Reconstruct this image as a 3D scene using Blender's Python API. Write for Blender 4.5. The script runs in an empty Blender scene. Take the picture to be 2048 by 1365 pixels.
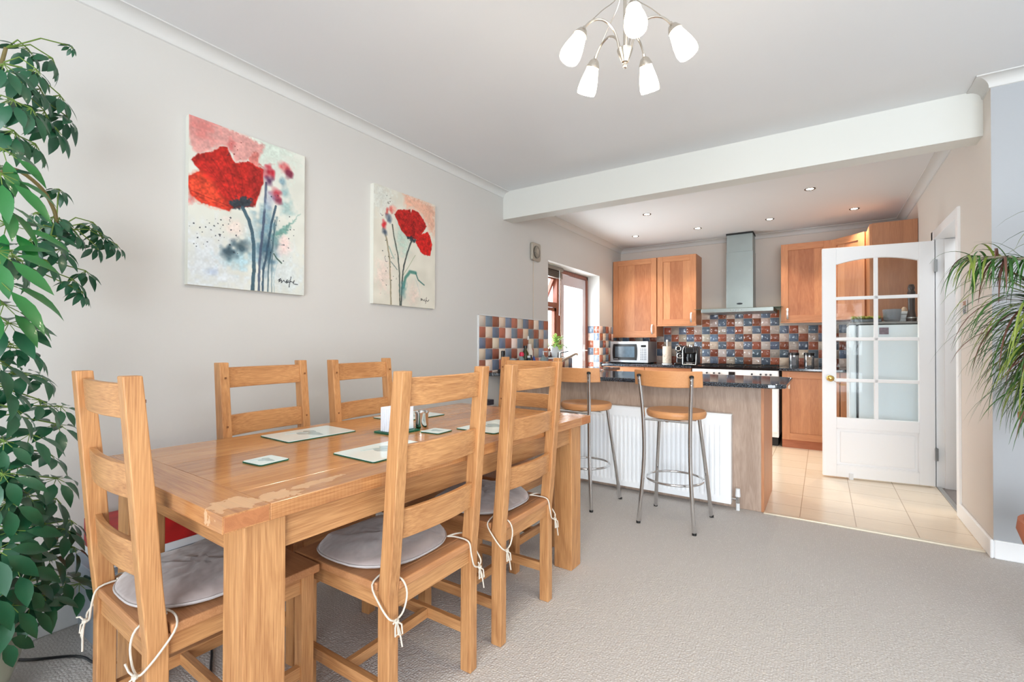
import bpy, math, random
import numpy as np
from mathutils import Vector, Matrix
R = math.radians
rnd = random.Random(7)
S = bpy.context.scene
COL = S.collection

# ------------------------------------------------------------------ camera, world, exposure
cam_d = bpy.data.cameras.new('camera'); cam = bpy.data.objects.new('camera', cam_d); COL.objects.link(cam)
F_PX, YAW, PITCH, ROLL = 940.26, R(33.417), R(0.495), R(0.151)
cam_d.sensor_width = 36.0; cam_d.lens = F_PX / 2048 * 36.0
cam_d.clip_start = 0.05; cam_d.clip_end = 100
fw = Vector((-math.sin(YAW) * math.cos(PITCH), math.cos(YAW) * math.cos(PITCH), math.sin(PITCH)))
rt = Vector((math.cos(YAW), math.sin(YAW), 0)); up = rt.cross(fw)
rt2 = rt * math.cos(ROLL) + up * math.sin(ROLL); up2 = up * math.cos(ROLL) - rt * math.sin(ROLL)
m = Matrix((rt2, up2, -fw)).transposed().to_4x4(); m.translation = Vector((2.5452, 0, 1.1408))
cam.matrix_world = m
S.camera = cam
S.view_settings.view_transform = 'Standard'; S.view_settings.look = 'None'
S.view_settings.gamma = 1; S.view_settings.use_curve_mapping = False
S.view_settings.exposure = 0.40
try:
    S.cycles.use_denoising = True
    S.cycles.max_bounces = 10; S.cycles.diffuse_bounces = 6; S.cycles.glossy_bounces = 4
    S.cycles.transparent_max_bounces = 16; S.cycles.transmission_bounces = 6
    S.cycles.caustics_reflective = False; S.cycles.caustics_refractive = False
    S.cycles.sample_clamp_indirect = 6
except Exception: pass
wd = bpy.data.worlds.new('sky'); S.world = wd; wd.use_nodes = True
bg = wd.node_tree.nodes['Background']; bg.inputs[0].default_value = (0.86, 0.93, 1.0, 1); bg.inputs[1].default_value = 2.6

def area(name, loc, rot, sx, sy, power, col):
    d = bpy.data.lights.new(name, 'AREA'); d.shape = 'RECTANGLE'; d.size = sx; d.size_y = sy
    d.energy = power; d.color = col
    o = bpy.data.objects.new(name, d); COL.objects.link(o); o.location = loc; o.rotation_euler = rot; return o
# daylight coming through the patio doors behind the camera and the kitchen window
area('patio_daylight', (3.9, -2.75, 1.15), (R(90), 0, 0), 3.4, 2.1, 182, (0.86, 0.935, 1.0))
area('side_window_daylight', (6.15, 0.6, 1.45), (R(90), 0, R(90)), 2.2, 1.3, 10, (0.86, 0.935, 1.0))
area('hallway_fill', (4.0, 5.2, 2.5), (0, 0, 0), .8, 1.6, 26, (0.92, 0.96, 1.0))  # unseen fill lamp, added to brighten the hallway beyond the doorway
area('kitchen_window_daylight', (-0.45, 5.3, 1.35), (R(90), 0, R(-90)), 1.4, 1.5, 75, (0.90, 0.96, 1.0))

# ------------------------------------------------------------------ materials
def sr(r, g, b):
    f = lambda c: (c / 255 / 12.92) if c / 255 <= .04045 else ((c / 255 + .055) / 1.055) ** 2.4
    return (f(r), f(g), f(b), 1)
MT = {}
def mat(name, col=(200, 200, 200), rough=.5, metal=0, spec=None, bump=None, coat=0, emit=None, es=1, noise=None):
    if name in MT: return MT[name]
    m = bpy.data.materials.new(name); m.use_nodes = True; nt = m.node_tree; p = nt.nodes['Principled BSDF']
    c = sr(*col); p.inputs['Base Color'].default_value = c
    p.inputs['Roughness'].default_value = rough; p.inputs['Metallic'].default_value = metal
    if spec is not None: p.inputs['Specular IOR Level'].default_value = spec
    if coat: p.inputs['Coat Weight'].default_value = coat; p.inputs['Coat Roughness'].default_value = .1
    if emit: p.inputs['Emission Color'].default_value = sr(*emit); p.inputs['Emission Strength'].default_value = es
    tc = nt.nodes.new('ShaderNodeTexCoord')
    n = nt.nodes.new('ShaderNodeTexNoise'); n.inputs['Scale'].default_value = (noise or (12, .04))[0]; n.inputs['Detail'].default_value = 4
    nt.links.new(tc.outputs['Object'], n.inputs['Vector'])
    a = (noise or (12, .04))[1]
    mx = nt.nodes.new('ShaderNodeMix'); mx.data_type = 'RGBA'
    mx.inputs['A'].default_value = tuple(x * (1 - a) for x in c[:3]) + (1,); mx.inputs['B'].default_value = tuple(min(1, x * (1 + a)) for x in c[:3]) + (1,)
    nt.links.new(n.outputs['Fac'], mx.inputs['Factor']); nt.links.new(mx.outputs['Result'], p.inputs['Base Color'])
    if bump:
        n2 = nt.nodes.new('ShaderNodeTexNoise'); n2.inputs['Scale'].default_value = bump[0]; n2.inputs['Detail'].default_value = 2
        nt.links.new(tc.outputs['Object'], n2.inputs['Vector'])
        b = nt.nodes.new('ShaderNodeBump'); b.inputs['Strength'].default_value = bump[1]; b.inputs['Distance'].default_value = bump[2]
        nt.links.new(n2.outputs['Fac'], b.inputs['Height']); nt.links.new(b.outputs['Normal'], p.inputs['Normal'])
    MT[name] = m; return m

def wood(name, light, dark, axis, rough=.42, scale=1.0, planks=None, spec=.4, contrast=1.0, coat=0):
    """grain runs along the local axis (0 x, 1 y, 2 z)"""
    if name in MT: return MT[name]
    m = bpy.data.materials.new(name); m.use_nodes = True; nt = m.node_tree; N = nt.nodes.new; L = nt.links.new
    p = nt.nodes['Principled BSDF']; p.inputs['Roughness'].default_value = rough; p.inputs['Specular IOR Level'].default_value = spec
    if coat: p.inputs['Coat Weight'].default_value = coat; p.inputs['Coat Roughness'].default_value = .12
    tc = N('ShaderNodeTexCoord'); oi = N('ShaderNodeObjectInfo')
    vm = N('ShaderNodeVectorMath'); vm.operation = 'MULTIPLY_ADD'
    cb = N('ShaderNodeCombineXYZ')
    for i in range(3): L(oi.outputs['Random'], cb.inputs[i])
    L(cb.outputs[0], vm.inputs[0]); vm.inputs[1].default_value = (7.3, 3.1, 5.7); L(tc.outputs['Object'], vm.inputs[2])
    def stretched(s, k):
        mp = N('ShaderNodeMapping'); sc = [s, s, s]; sc[axis] = s / k; mp.inputs['Scale'].default_value = sc
        L(vm.outputs[0], mp.inputs['Vector']); return mp
    mp1 = stretched(9 * scale, 7); n1 = N('ShaderNodeTexNoise'); n1.inputs['Scale'].default_value = 1; n1.inputs['Detail'].default_value = 5; n1.inputs['Distortion'].default_value = 1.2
    L(mp1.outputs[0], n1.inputs['Vector'])
    wv = N('ShaderNodeMath'); wv.operation = 'MULTIPLY'; wv.inputs[1].default_value = 26; L(n1.outputs['Fac'], wv.inputs[0])
    sn = N('ShaderNodeMath'); sn.operation = 'SINE'; L(wv.outputs[0], sn.inputs[0])
    mp2 = stretched(330 * scale, 30); n2 = N('ShaderNodeTexNoise'); n2.inputs['Scale'].default_value = 1; n2.inputs['Detail'].default_value = 2
    L(mp2.outputs[0], n2.inputs['Vector'])
    a1 = N('ShaderNodeMath'); a1.operation = 'MULTIPLY_ADD'; a1.inputs[1].default_value = .10 * contrast; a1.inputs[2].default_value = .5; L(sn.outputs[0], a1.inputs[0])
    a2 = N('ShaderNodeMath'); a2.operation = 'MULTIPLY_ADD'; a2.inputs[1].default_value = .9 * contrast; L(n2.outputs['Fac'], a2.inputs[0]); L(a1.outputs[0], a2.inputs[2])
    a3 = N('ShaderNodeMath'); a3.operation = 'SUBTRACT'; a3.inputs[1].default_value = .45 * contrast; L(a2.outputs[0], a3.inputs[0])
    fac = a3.outputs[0]
    if planks:
        ax, wdt, amt = planks
        sx = N('ShaderNodeSeparateXYZ'); L(tc.outputs['Object'], sx.inputs[0])
        dv = N('ShaderNodeMath'); dv.operation = 'DIVIDE'; dv.inputs[1].default_value = wdt; L(sx.outputs[ax], dv.inputs[0])
        fl = N('ShaderNodeMath'); fl.operation = 'FLOOR'; L(dv.outputs[0], fl.inputs[0])
        wn = N('ShaderNodeTexWhiteNoise'); wn.noise_dimensions = '2D'
        cx = N('ShaderNodeCombineXYZ'); L(fl.outputs[0], cx.inputs[0]); L(oi.outputs['Random'], cx.inputs[1]); L(cx.outputs[0], wn.inputs['Vector'])
        ad = N('ShaderNodeMath'); ad.operation = 'MULTIPLY_ADD'; ad.inputs[1].default_value = amt; L(wn.outputs['Value'], ad.inputs[0]); L(fac, ad.inputs[2]); 
        sb = N('ShaderNodeMath'); sb.operation = 'SUBTRACT'; sb.inputs[1].default_value = amt / 2; L(ad.outputs[0], sb.inputs[0]); fac = sb.outputs[0]
    rp = N('ShaderNodeValToRGB'); rp.color_ramp.elements[0].position = .15; rp.color_ramp.elements[1].position = .85
    rp.color_ramp.elements[0].color = sr(*dark); rp.color_ramp.elements[1].color = sr(*light)
    L(fac, rp.inputs[0]); L(rp.outputs[0], p.inputs['Base Color'])
    bp = N('ShaderNodeBump'); bp.inputs['Strength'].default_value = .12; bp.inputs['Distance'].default_value = .001
    L(n2.outputs['Fac'], bp.inputs['Height']); L(bp.outputs[0], p.inputs['Normal'])
    MT[name] = m; m['ramp'] = 1; return m

OAK_L, OAK_D = (208, 156, 104), (152, 100, 60)
oak = [wood('oak_' + 'xyz'[i], OAK_L, OAK_D, i, .38) for i in range(3)]
oak_end = wood('oak_end_grain', (186, 122, 78), (150, 92, 55), 0, .55, 2.5)
BE_L, BE_D = (204, 146, 104), (170, 110, 76)
beech = [wood('cabinet_wood_' + 'xyz'[i], BE_L, BE_D, i, .4, 1.3, contrast=.8) for i in range(3)]
beech_panel = wood('cabinet_wood_panel', BE_L, (160, 100, 68), 2, .4, 1.3, planks=(0, .085, .45), contrast=.7)
stool_wood = wood('stool_beech', (212, 156, 106), (184, 124, 78), 0, .35, .8, contrast=.6)
ash = wood('peninsula_panel_wood', (188, 166, 150), (148, 124, 108), 2, .5, 1.3, planks=(0, .12, .3))
paint = lambda n, c, r=.6: mat(n, c, r, bump=(60, .05, .002), noise=(3, .012))
W_wall = paint('wall_paint', (202, 200, 196)); W_kit = paint('kitchen_wall_paint', (214, 206, 198))
W_ceil = paint('ceiling_paint', (222, 224, 226)); W_trim = mat('white_gloss_trim', (246, 248, 250), .3, noise=(4, .01))
W_beam = paint('beam_paint', (214, 215, 210)); W_cove = paint('coving_paint', (208, 208, 206))
steel = mat('brushed_steel', (196, 198, 196), .28, 1, noise=(40, .05)); chrome = mat('chrome', (215, 215, 215), .1, 1)
nickel = mat('satin_nickel', (205, 198, 188), .25, 1); brass = mat('brass', (214, 184, 110), .22, 1)
black = mat('black_plastic', (22, 23, 26), .3); blackmat = mat('black_rubber', (18, 18, 18), .6)
white_gl = mat('white_enamel', (246, 249, 252), .25, noise=(4, .01)); white_pl = mat('white_plastic', (228, 230, 232), .4)
cord_m = mat('cotton_cord', (206, 198, 184), .85, noise=(200, .1))
terra = mat('terracotta', (186, 112, 82), .8, bump=(80, .2, .003), noise=(14, .12))
granite = mat('black_granite', (38, 44, 52), .08, noise=(260, .9)); MT['black_granite'].node_tree.nodes['Principled BSDF'].inputs['Specular IOR Level'].default_value = .8

def speckle(m, base, spk, scale, thr):
    nt = m.node_tree; p = nt.nodes['Principled BSDF']
    v = nt.nodes.new('ShaderNodeTexNoise'); v.inputs['Scale'].default_value = scale; v.inputs['Detail'].default_value = 3
    tc = nt.nodes.new('ShaderNodeTexCoord'); nt.links.new(tc.outputs['Object'], v.inputs['Vector'])
    rp = nt.nodes.new('ShaderNodeValToRGB'); rp.color_ramp.elements[0].position = thr; rp.color_ramp.elements[1].position = thr + .16
    rp.color_ramp.elements[0].color = sr(*base); rp.color_ramp.elements[1].color = sr(*spk)
    nt.links.new(v.outputs['Fac'], rp.inputs[0]); nt.links.new(rp.outputs[0], p.inputs['Base Color'])
speckle(granite, (26, 32, 40), (110, 124, 138), 150, .52)

def glassy(name, tint=(235, 245, 242), refl=1.0, op=0.0, opc=(255, 255, 255)):
    m = bpy.data.materials.new(name); m.use_nodes = True; nt = m.node_tree; nt.nodes.clear(); N = nt.nodes.new
    o = N('ShaderNodeOutputMaterial'); t = N('ShaderNodeBsdfTransparent'); t.inputs[0].default_value = sr(*tint)
    g = N('ShaderNodeBsdfGlossy'); g.inputs['Roughness'].default_value = .02
    fr = N('ShaderNodeFresnel'); ge = N('ShaderNodeNewGeometry'); mr = N('ShaderNodeMapRange'); mr.inputs['To Min'].default_value = 1.45; mr.inputs['To Max'].default_value = 1 / 1.45
    nt.links.new(ge.outputs['Backfacing'], mr.inputs['Value']); nt.links.new(mr.outputs[0], fr.inputs[0])
    ml = N('ShaderNodeMath'); ml.operation = 'MULTIPLY'; ml.inputs[1].default_value = refl; nt.links.new(fr.outputs[0], ml.inputs[0])
    mx = N('ShaderNodeMixShader'); nt.links.new(ml.outputs[0], mx.inputs[0]); nt.links.new(t.outputs[0], mx.inputs[1]); nt.links.new(g.outputs[0], mx.inputs[2])
    last = mx
    if op:
        d = N('ShaderNodeBsdfDiffuse'); d.inputs[0].default_value = sr(*opc); m2 = N('ShaderNodeMixShader'); m2.inputs[0].default_value = op
        nt.links.new(mx.outputs[0], m2.inputs[1]); nt.links.new(d.outputs[0], m2.inputs[2]); last = m2
    nt.links.new(last.outputs[0], o.inputs[0]); MT[name] = m; return m
glass = glassy('clear_glass', (252, 254, 254), .3); glass_dk = glassy('glass_edge_green', (150, 210, 185), 1, .25, (60, 150, 120))
plastic_clear = glassy('clear_plastic', (225, 232, 238), .8, .3, (205, 215, 226))
glass_hood = glassy('hood_glass', (190, 215, 205), 1.2, .15, (120, 150, 140))
opal = mat('opal_glass_lit', (255, 250, 240), .4, emit=(255, 236, 206), es=9)
lampdisc = mat('downlight_lamp', (255, 250, 240), .4, emit=(255, 240, 215), es=14)

def vcol_mat(name, rough=.6, bump=None, spec=.5):
    m = bpy.data.materials.new(name); m.use_nodes = True; nt = m.node_tree; p = nt.nodes['Principled BSDF']
    a = nt.nodes.new('ShaderNodeVertexColor'); a.layer_name = 'Col'; nt.links.new(a.outputs[0], p.inputs['Base Color'])
    p.inputs['Roughness'].default_value = rough; p.inputs['Specular IOR Level'].default_value = spec
    if bump:
        tc = nt.nodes.new('ShaderNodeTexCoord'); n = nt.nodes.new('ShaderNodeTexNoise'); n.inputs['Scale'].default_value = bump[0]; n.inputs['Detail'].default_value = 1.5
        b = nt.nodes.new('ShaderNodeBump'); b.inputs['Strength'].default_value = bump[1]; b.inputs['Distance'].default_value = bump[2]
        nt.links.new(tc.outputs['Object'], n.inputs['Vector']); nt.links.new(n.outputs['Fac'], b.inputs['Height']); nt.links.new(b.outputs['Normal'], p.inputs['Normal'])
    return m
tile_m = vcol_mat('glazed_tile', .07, (24, .9, .012), .7); tile_flat = vcol_mat('satin_tile', .3, (14, .3, .01))
canvas_m = vcol_mat('painted_canvas', .65, (500, .1, .001), .3)
grout = mat('grout', (205, 196, 186), .8)

def carpet_mat():
    m = bpy.data.materials.new('loop_carpet'); m.use_nodes = True; nt = m.node_tree; p = nt.nodes['Principled BSDF']; N = nt.nodes.new; L = nt.links.new
    tc = N('ShaderNodeTexCoord'); v = N('ShaderNodeTexVoronoi'); v.inputs['Scale'].default_value = 105; v.inputs['Randomness'].default_value = .55
    L(tc.outputs['Object'], v.inputs['Vector'])
    n = N('ShaderNodeTexNoise'); n.inputs['Scale'].default_value = 160; n.inputs['Detail'].default_value = 3; L(tc.outputs['Object'], n.inputs['Vector'])
    nk = N('ShaderNodeMath'); nk.operation = 'MULTIPLY'; nk.inputs[1].default_value = .55; L(n.outputs['Fac'], nk.inputs[0])
    ad = N('ShaderNodeMath'); ad.operation = 'MULTIPLY_ADD'; ad.inputs[1].default_value = -.8; L(v.outputs['Distance'], ad.inputs[0]); L(nk.outputs[0], ad.inputs[2])
    rp = N('ShaderNodeValToRGB'); rp.color_ramp.elements[0].position = -.1; rp.color_ramp.elements[1].position = .3
    rp.color_ramp.elements[0].color = sr(192, 187, 183); rp.color_ramp.elements[1].color = sr(226, 222, 218)
    L(ad.outputs[0], rp.inputs[0]); L(rp.outputs[0], p.inputs['Base Color']); p.inputs['Roughness'].default_value = .95; p.inputs['Specular IOR Level'].default_value = .1
    b = N('ShaderNodeBump'); b.inputs['Strength'].default_value = 1.0; b.inputs['Distance'].default_value = .004; L(ad.outputs[0], b.inputs['Height']); L(b.outputs[0], p.inputs['Normal'])
    return m
carpet = carpet_mat()
def floor_tile_mat():
    m = bpy.data.materials.new('cream_floor_tile'); m.use_nodes = True; nt = m.node_tree; p = nt.nodes['Principled BSDF']; N = nt.nodes.new; L = nt.links.new
    tc = N('ShaderNodeTexCoord'); mp = N('ShaderNodeMapping'); mp.inputs['Location'].default_value = (-2.722 + .3045 * 12, -3.902 + .3085 * 14, 0); L(tc.outputs['Object'], mp.inputs['Vector'])
    b = N('ShaderNodeTexBrick'); b.offset = 0; b.squash = 1; b.inputs['Scale'].default_value = 1; b.inputs['Brick Width'].default_value = .3045; b.inputs['Row Height'].default_value = .3085
    b.inputs['Mortar Size'].default_value = .0028; b.inputs['Color1'].default_value = sr(236, 220, 198); b.inputs['Color2'].default_value = sr(228, 210, 186); b.inputs['Mortar'].default_value = sr(186, 166, 142)
    L(mp.outputs[0], b.inputs['Vector'])
    mp2 = N('ShaderNodeMapping'); mp2.inputs['Scale'].default_value = (3, 22, 3); L(tc.outputs['Object'], mp2.inputs['Vector'])
    n = N('ShaderNodeTexNoise'); n.inputs['Scale'].default_value = 2; n.inputs['Detail'].default_value = 4; L(mp2.outputs[0], n.inputs['Vector'])
    mx = N('ShaderNodeMix'); mx.data_type = 'RGBA'; mx.blend_type = 'MULTIPLY'; mx.inputs['Factor'].default_value = .16
    L(b.outputs['Color'], mx.inputs['A']); L(n.outputs['Fac'], mx.inputs['B']); L(mx.outputs['Result'], p.inputs['Base Color'])
    p.inputs['Roughness'].default_value = .22
    return m
floor_tile = floor_tile_mat()
velvet = mat('taupe_velvet', (152, 138, 134), .6, noise=(7, .3), bump=(14, .6, .02)); 
velvet.node_tree.nodes['Principled BSDF'].inputs['Sheen Weight'].default_value = .8
piping_m = mat('grey_piping', (186, 180, 178), .6)

# ------------------------------------------------------------------ mesh builder
class MB:
    def __init__(s): s.v = []; s.f = []; s.m = []; s.sm = []; s.col = None
    def add(s, vs, fs, mi=0, smooth=False, M=None):
        b = len(s.v)
        for p in vs: s.v.append(tuple(M @ Vector(p)) if M is not None else tuple(p))
        for f in fs: s.f.append([b + i for i in f]); s.m.append(mi); s.sm.append(smooth)
        return s
    def box(s, x0, x1, y0, y1, z0, z1, mi=0, M=None):
        vs = [(x, y, z) for z in (z0, z1) for y in (y0, y1) for x in (x0, x1)]
        return s.add(vs, [(0, 2, 3, 1), (4, 5, 7, 6), (0, 1, 5, 4), (2, 6, 7, 3), (0, 4, 6, 2), (1, 3, 7, 5)], mi, False, M)
    def loft(s, rings, mi=0, smooth=False, caps=True, closed=False, M=None):
        n = len(rings[0]); vs = [p for r in rings for p in r]; fs = []
        k = len(rings)
        for i in range(k if closed else k - 1):
            j = (i + 1) % k
            for a in range(n):
                c = (a + 1) % n; fs.append((i * n + a, i * n + c, j * n + c, j * n + a))
        if caps and not closed: fs += [tuple(reversed(range(n))), tuple(range((k - 1) * n, k * n))]
        return s.add(vs, fs, mi, smooth, M)
    def prism(s, poly, z0, z1, mi=0, M=None):
        return s.loft([[(x, y, z0) for x, y in poly], [(x, y, z1) for x, y in poly]], mi, M=M)
    def tube(s, path, r, n=8, mi=0, closed=False, M=None):
        P = [Vector(p) for p in path]; k = len(P); rings = []; prev = None
        for i, p in enumerate(P):
            a = P[(i - 1) % k] if (closed or i > 0) else p; b = P[(i + 1) % k] if (closed or i < k - 1) else p
            t = (b - a).normalized()
            if prev is None:
                ref = Vector((0, 0, 1)) if abs(t.z) < .9 else Vector((1, 0, 0)); u = t.cross(ref).normalized()
            else:
                u = (prev - t * prev.dot(t)); u = u.normalized() if u.length > 1e-6 else t.orthogonal().normalized()
            prev = u; w = t.cross(u); rr = r[i] if isinstance(r, (list, tuple)) else r
            rings.append([tuple(p + (u * math.cos(2 * math.pi * q / n) + w * math.sin(2 * math.pi * q / n)) * rr) for q in range(n)])
        return s.loft(rings, mi, True, True, closed, M)
    def lathe(s, prof, n=24, mi=0, c=(0, 0, 0), M=None, smooth=True):
        rings = [[(c[0] + r * math.cos(2 * math.pi * q / n), c[1] + r * math.sin(2 * math.pi * q / n), c[2] + z) for q in range(n)] for r, z in prof]
        return s.loft(rings, mi, smooth, True, False, M)
    def build(s, name, mats, parent=None, bevel=0, angle=40, loc=None, seg=2):
        me = bpy.data.meshes.new(name); me.from_pydata(s.v, [], s.f)
        if not isinstance(mats, (list, tuple)): mats = [mats]
        for q in mats: me.materials.append(q)
        me.polygons.foreach_set('material_index', s.m)
        me.polygons.foreach_set('use_smooth', s.sm)
        me.update()
        if any(s.sm):
            try: me.set_sharp_from_angle(angle=R(angle))
            except Exception: pass
        o = bpy.data.objects.new(name, me); COL.objects.link(o)
        if parent is not None: o.parent = parent
        if loc is not None: o.location = loc
        if bevel:
            b = o.modifiers.new('bevel', 'BEVEL'); b.width = bevel; b.segments = seg; b.limit_method = 'ANGLE'; b.angle_limit = R(35)
        if s.col is not None:
            ca = me.color_attributes.new('Col', 'FLOAT_COLOR', 'POINT'); ca.data.foreach_set('color', np.asarray(s.col, dtype=np.float32).ravel())
        return o

def smooth_path(P, k=4):
    P = [Vector(p) for p in P]; out = []
    for i in range(len(P) - 1):
        p0 = P[max(i - 1, 0)]; p1 = P[i]; p2 = P[i + 1]; p3 = P[min(i + 2, len(P) - 1)]
        for j in range(k):
            t_ = j / k; out.append(tuple(.5 * ((2 * p1) + (p2 - p0) * t_ + (2 * p0 - 5 * p1 + 4 * p2 - p3) * t_ ** 2 + (-p0 + 3 * p1 - 3 * p2 + p3) * t_ ** 3)))
    return out + [tuple(P[-1])]
def tag(o, label=None, cat=None, group=None, kind=None):
    if label: o['label'] = label
    if cat: o['category'] = cat
    if group: o['group'] = group
    if kind: o['kind'] = kind
    return o
def thing(name, label, cat, loc=(0, 0, 0), rz=0, group=None):
    o = bpy.data.objects.new(name, None); COL.objects.link(o); o.location = loc; o.rotation_euler = (0, 0, R(rz)); o.empty_display_size = .1
    return tag(o, label, cat, group)
def kids(o): return [c for c in o.children]
def copy_thing(root, loc, rz, label, group=None):
    c = root.copy(); COL.objects.link(c); c.location = loc; c.rotation_euler = (0, 0, R(rz)); c['label'] = label
    if group: c['group'] = group
    for ch in kids(root):
        d = ch.copy(); COL.objects.link(d); d.parent = c
        for g in kids(ch):
            e = g.copy(); COL.objects.link(e); e.parent = d
    return c
def struct(name, mb, m, bevel=0, **k): return tag(mb.build(name, m, bevel=bevel, **k), kind='structure')
def arc(c, r, a0, a1, n): return [(c[0] + r * math.cos(R(a0 + (a1 - a0) * i / n)), c[1] + r * math.sin(R(a0 + (a1 - a0) * i / n))) for i in range(n + 1)]
def rrect(x0, x1, y0, y1, r, n=4):
    return arc((x1 - r, y0 + r), r, -90, 0, n) + arc((x1 - r, y1 - r), r, 0, 90, n) + arc((x0 + r, y1 - r), r, 90, 180, n) + arc((x0 + r, y0 + r), r, 180, 270, n)

# ------------------------------------------------------------------ room shell
H, HK, W, YB, YP = 2.603, 2.583, 3.313, 6.85, 3.556       # ceilings, right kitchen wall, back wall, pillar face
XR, YR = 6.0, -2.6                                        # living room right and rear
struct('floor', MB().box(0, XR, YR, 3.64, -.05, 0), carpet)
struct('floor_kitchen', MB().box(0, W + .0, 3.64, YB, -.05, 0), floor_tile)
struct('floor_hallway', MB().box(W, 4.7, 3.72, YB, -.05, .002), mat('hall_carpet', (128, 120, 116), .95, noise=(220, .35), bump=(240, .5, .004)))
struct('ceiling', MB().box(0, XR, YR, 3.85, H, H + .06), W_ceil)
struct('ceiling_kitchen', MB().box(-.0, 4.7, 3.85, YB, HK, HK + .06), W_ceil)
# left wall with the kitchen window opening (y 4.584..6.03)
T = .32
wl = MB().box(-T, 0, YR, 4.584, 0, H).box(-T, 0, 6.03, YB, 0, H).box(-T, 0, 4.584, 6.03, 2.09, H).box(-T, 0, 4.584, 5.19, 0, 1.0)
struct('wall_left', wl, W_wall)
struct('wall_back', MB().box(-T, 4.7, YB, YB + .1, 0, H), W_kit)
# right kitchen wall with the doorway y 4.29..5.06
wr = MB().box(W, W + .12, YP, 4.29, 0, H).box(W, W + .12, 5.07, YB, 0, H).box(W, W + .12, 4.29, 5.07, 2.02, H)
struct('wall_right', wr, W_kit)
struct('wall_front', MB().box(W + .12, XR, YP, YP + .15, 0, H).box(W + .0006, W + .12, YP - .0015, YP, 0, H), paint('pillar_wall_dimmed', (168, 171, 175)))  # blue-grey wall colour, darkened to offset the strong patio daylight falling on it
struct('wall_side', MB().box(XR, XR + .1, YR, -.5, 0, H).box(XR, XR + .1, 1.7, YP + .15, 0, H).box(XR, XR + .1, -.5, 1.7, 0, .8).box(XR, XR + .1, -.5, 1.7, 2.1, H), W_wall)
struct('wall_rear', MB().box(0, 2.1, YR - .1, YR, 0, H).box(5.7, XR, YR - .1, YR, 0, H).box(2.1, 5.7, YR - .1, YR, 2.15, H), W_wall)
struct('wall_hallway', MB().box(4.6, 4.7, 3.7, YB, 0, H), W_wall)
struct('trim_1', MB().box(0, W + .12, 3.698, 3.85, 2.34, H), W_beam).name = 'ceiling_beam'
# patio doors and side window behind the camera
pd = MB()
for x in (2.1, 3.3, 4.45, 5.64): pd.box(x, x + .06, YR - .08, YR - .02, 0, 2.15)
pd.box(2.1, 5.7, YR - .08, YR - .02, 0, .07).box(2.1, 5.7, YR - .08, YR - .02, 2.09, 2.15)
struct('door_3', pd, W_trim)
w3 = MB()
for y in (-.5, .57, 1.64): w3.box(XR + .02, XR + .07, y, y + .06, .8, 2.1)
w3.box(XR + .02, XR + .07, -.5, 1.7, .8, .86).box(XR + .02, XR + .07, -.5, 1.7, 2.04, 2.1)
struct('window_2', w3, W_trim)

def cove_profile(d, h, n=7):
    # (out from wall, down from ceiling)
    pts = [(0, 0), (d, 0), (d, .006)]
    for i in range(n + 1):
        a = math.pi / 2 * i / n
        pts.append((d - .004 - (d - .012) * math.sin(a), .006 + (h - .012) * (1 - math.cos(a))))
    pts += [(.008, h - .003), (0, h)]
    return pts
def cove(name, p0, p1, nrm, top, d=.068, h=.058, e0=0, e1=0):
    """p0,p1 on the wall line, nrm out of the wall; e0/e1 mitre shift per unit of depth"""
    p0 = Vector(p0); p1 = Vector(p1); nv = Vector(nrm); t = (p1 - p0).normalized(); rings = []
    for P, e in ((p0, e0), (p1, e1)):
        rings.append([tuple((P + nv * a + t * a * e).to_3d() + Vector((0, 0, top - b))) for a, b in cove_profile(d, h)])
    mb = MB().loft(rings, smooth=True); return struct(name, mb, W_cove, angle=30)
cove('trim_1', (0, YR), (0, 3.698), (1, 0), H)
cove('trim_2', (0, 3.85), (0, YB), (1, 0), HK, e1=-1)
cove('trim_3', (0, YB), (W, YB), (0, -1), HK, e0=1, e1=-1)
cove('trim_4', (W, YB), (W, 3.85), (-1, 0), HK, e0=1)
cove('trim_5', (W, 3.698), (W, YP), (-1, 0), H, e1=1)
cove('trim_6', (W, YP), (XR, YP), (0, -1), H, e0=-1)
def skirt(name, x0, x1, y0, y1): struct(name, MB().box(x0, x1, y0, y1, 0, .1), W_trim, bevel=.006)
skirt('baseboard_left', 0, .016, YR, 3.42)
skirt('baseboard_right', W - .016, W, YP - .016, 4.235)
skirt('baseboard_front', W, XR, YP - .016, YP)
skirt('baseboard_hallway', 4.584, 4.6, 3.72, YB)
struct('trim_7', MB().box(2.21, W - .016, 3.612, 3.652, -.002, .009), mat('threshold_strip', (226, 216, 196), .3, .4), bevel=.003)
struct('trim_8', MB().box(W - .0, W + .03, 4.32, 5.06, 0, .008), steel, bevel=.003)
# doorway lining and architrave
dl = MB()
dl.box(W - .015, W + .135, 4.235, 4.30, 0, 2.075)      # near architrave + lining
dl.box(W - .0, W + .135, 5.062, 5.14, 0, 2.02)
dl.box(W - .015, W + .135, 4.30, 5.14, 2.005, 2.075)
dl.box(W - .015, W - .0, 5.08, 5.14, 0, 2.075)
dl.box(W + .05, W + .135, 5.045, 5.062, 0, 2.0); dl.box(W + .05, W + .135, 4.30, 4.315, 0, 2.0)
struct('trim_9', dl, W_trim, bevel=.003)

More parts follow.
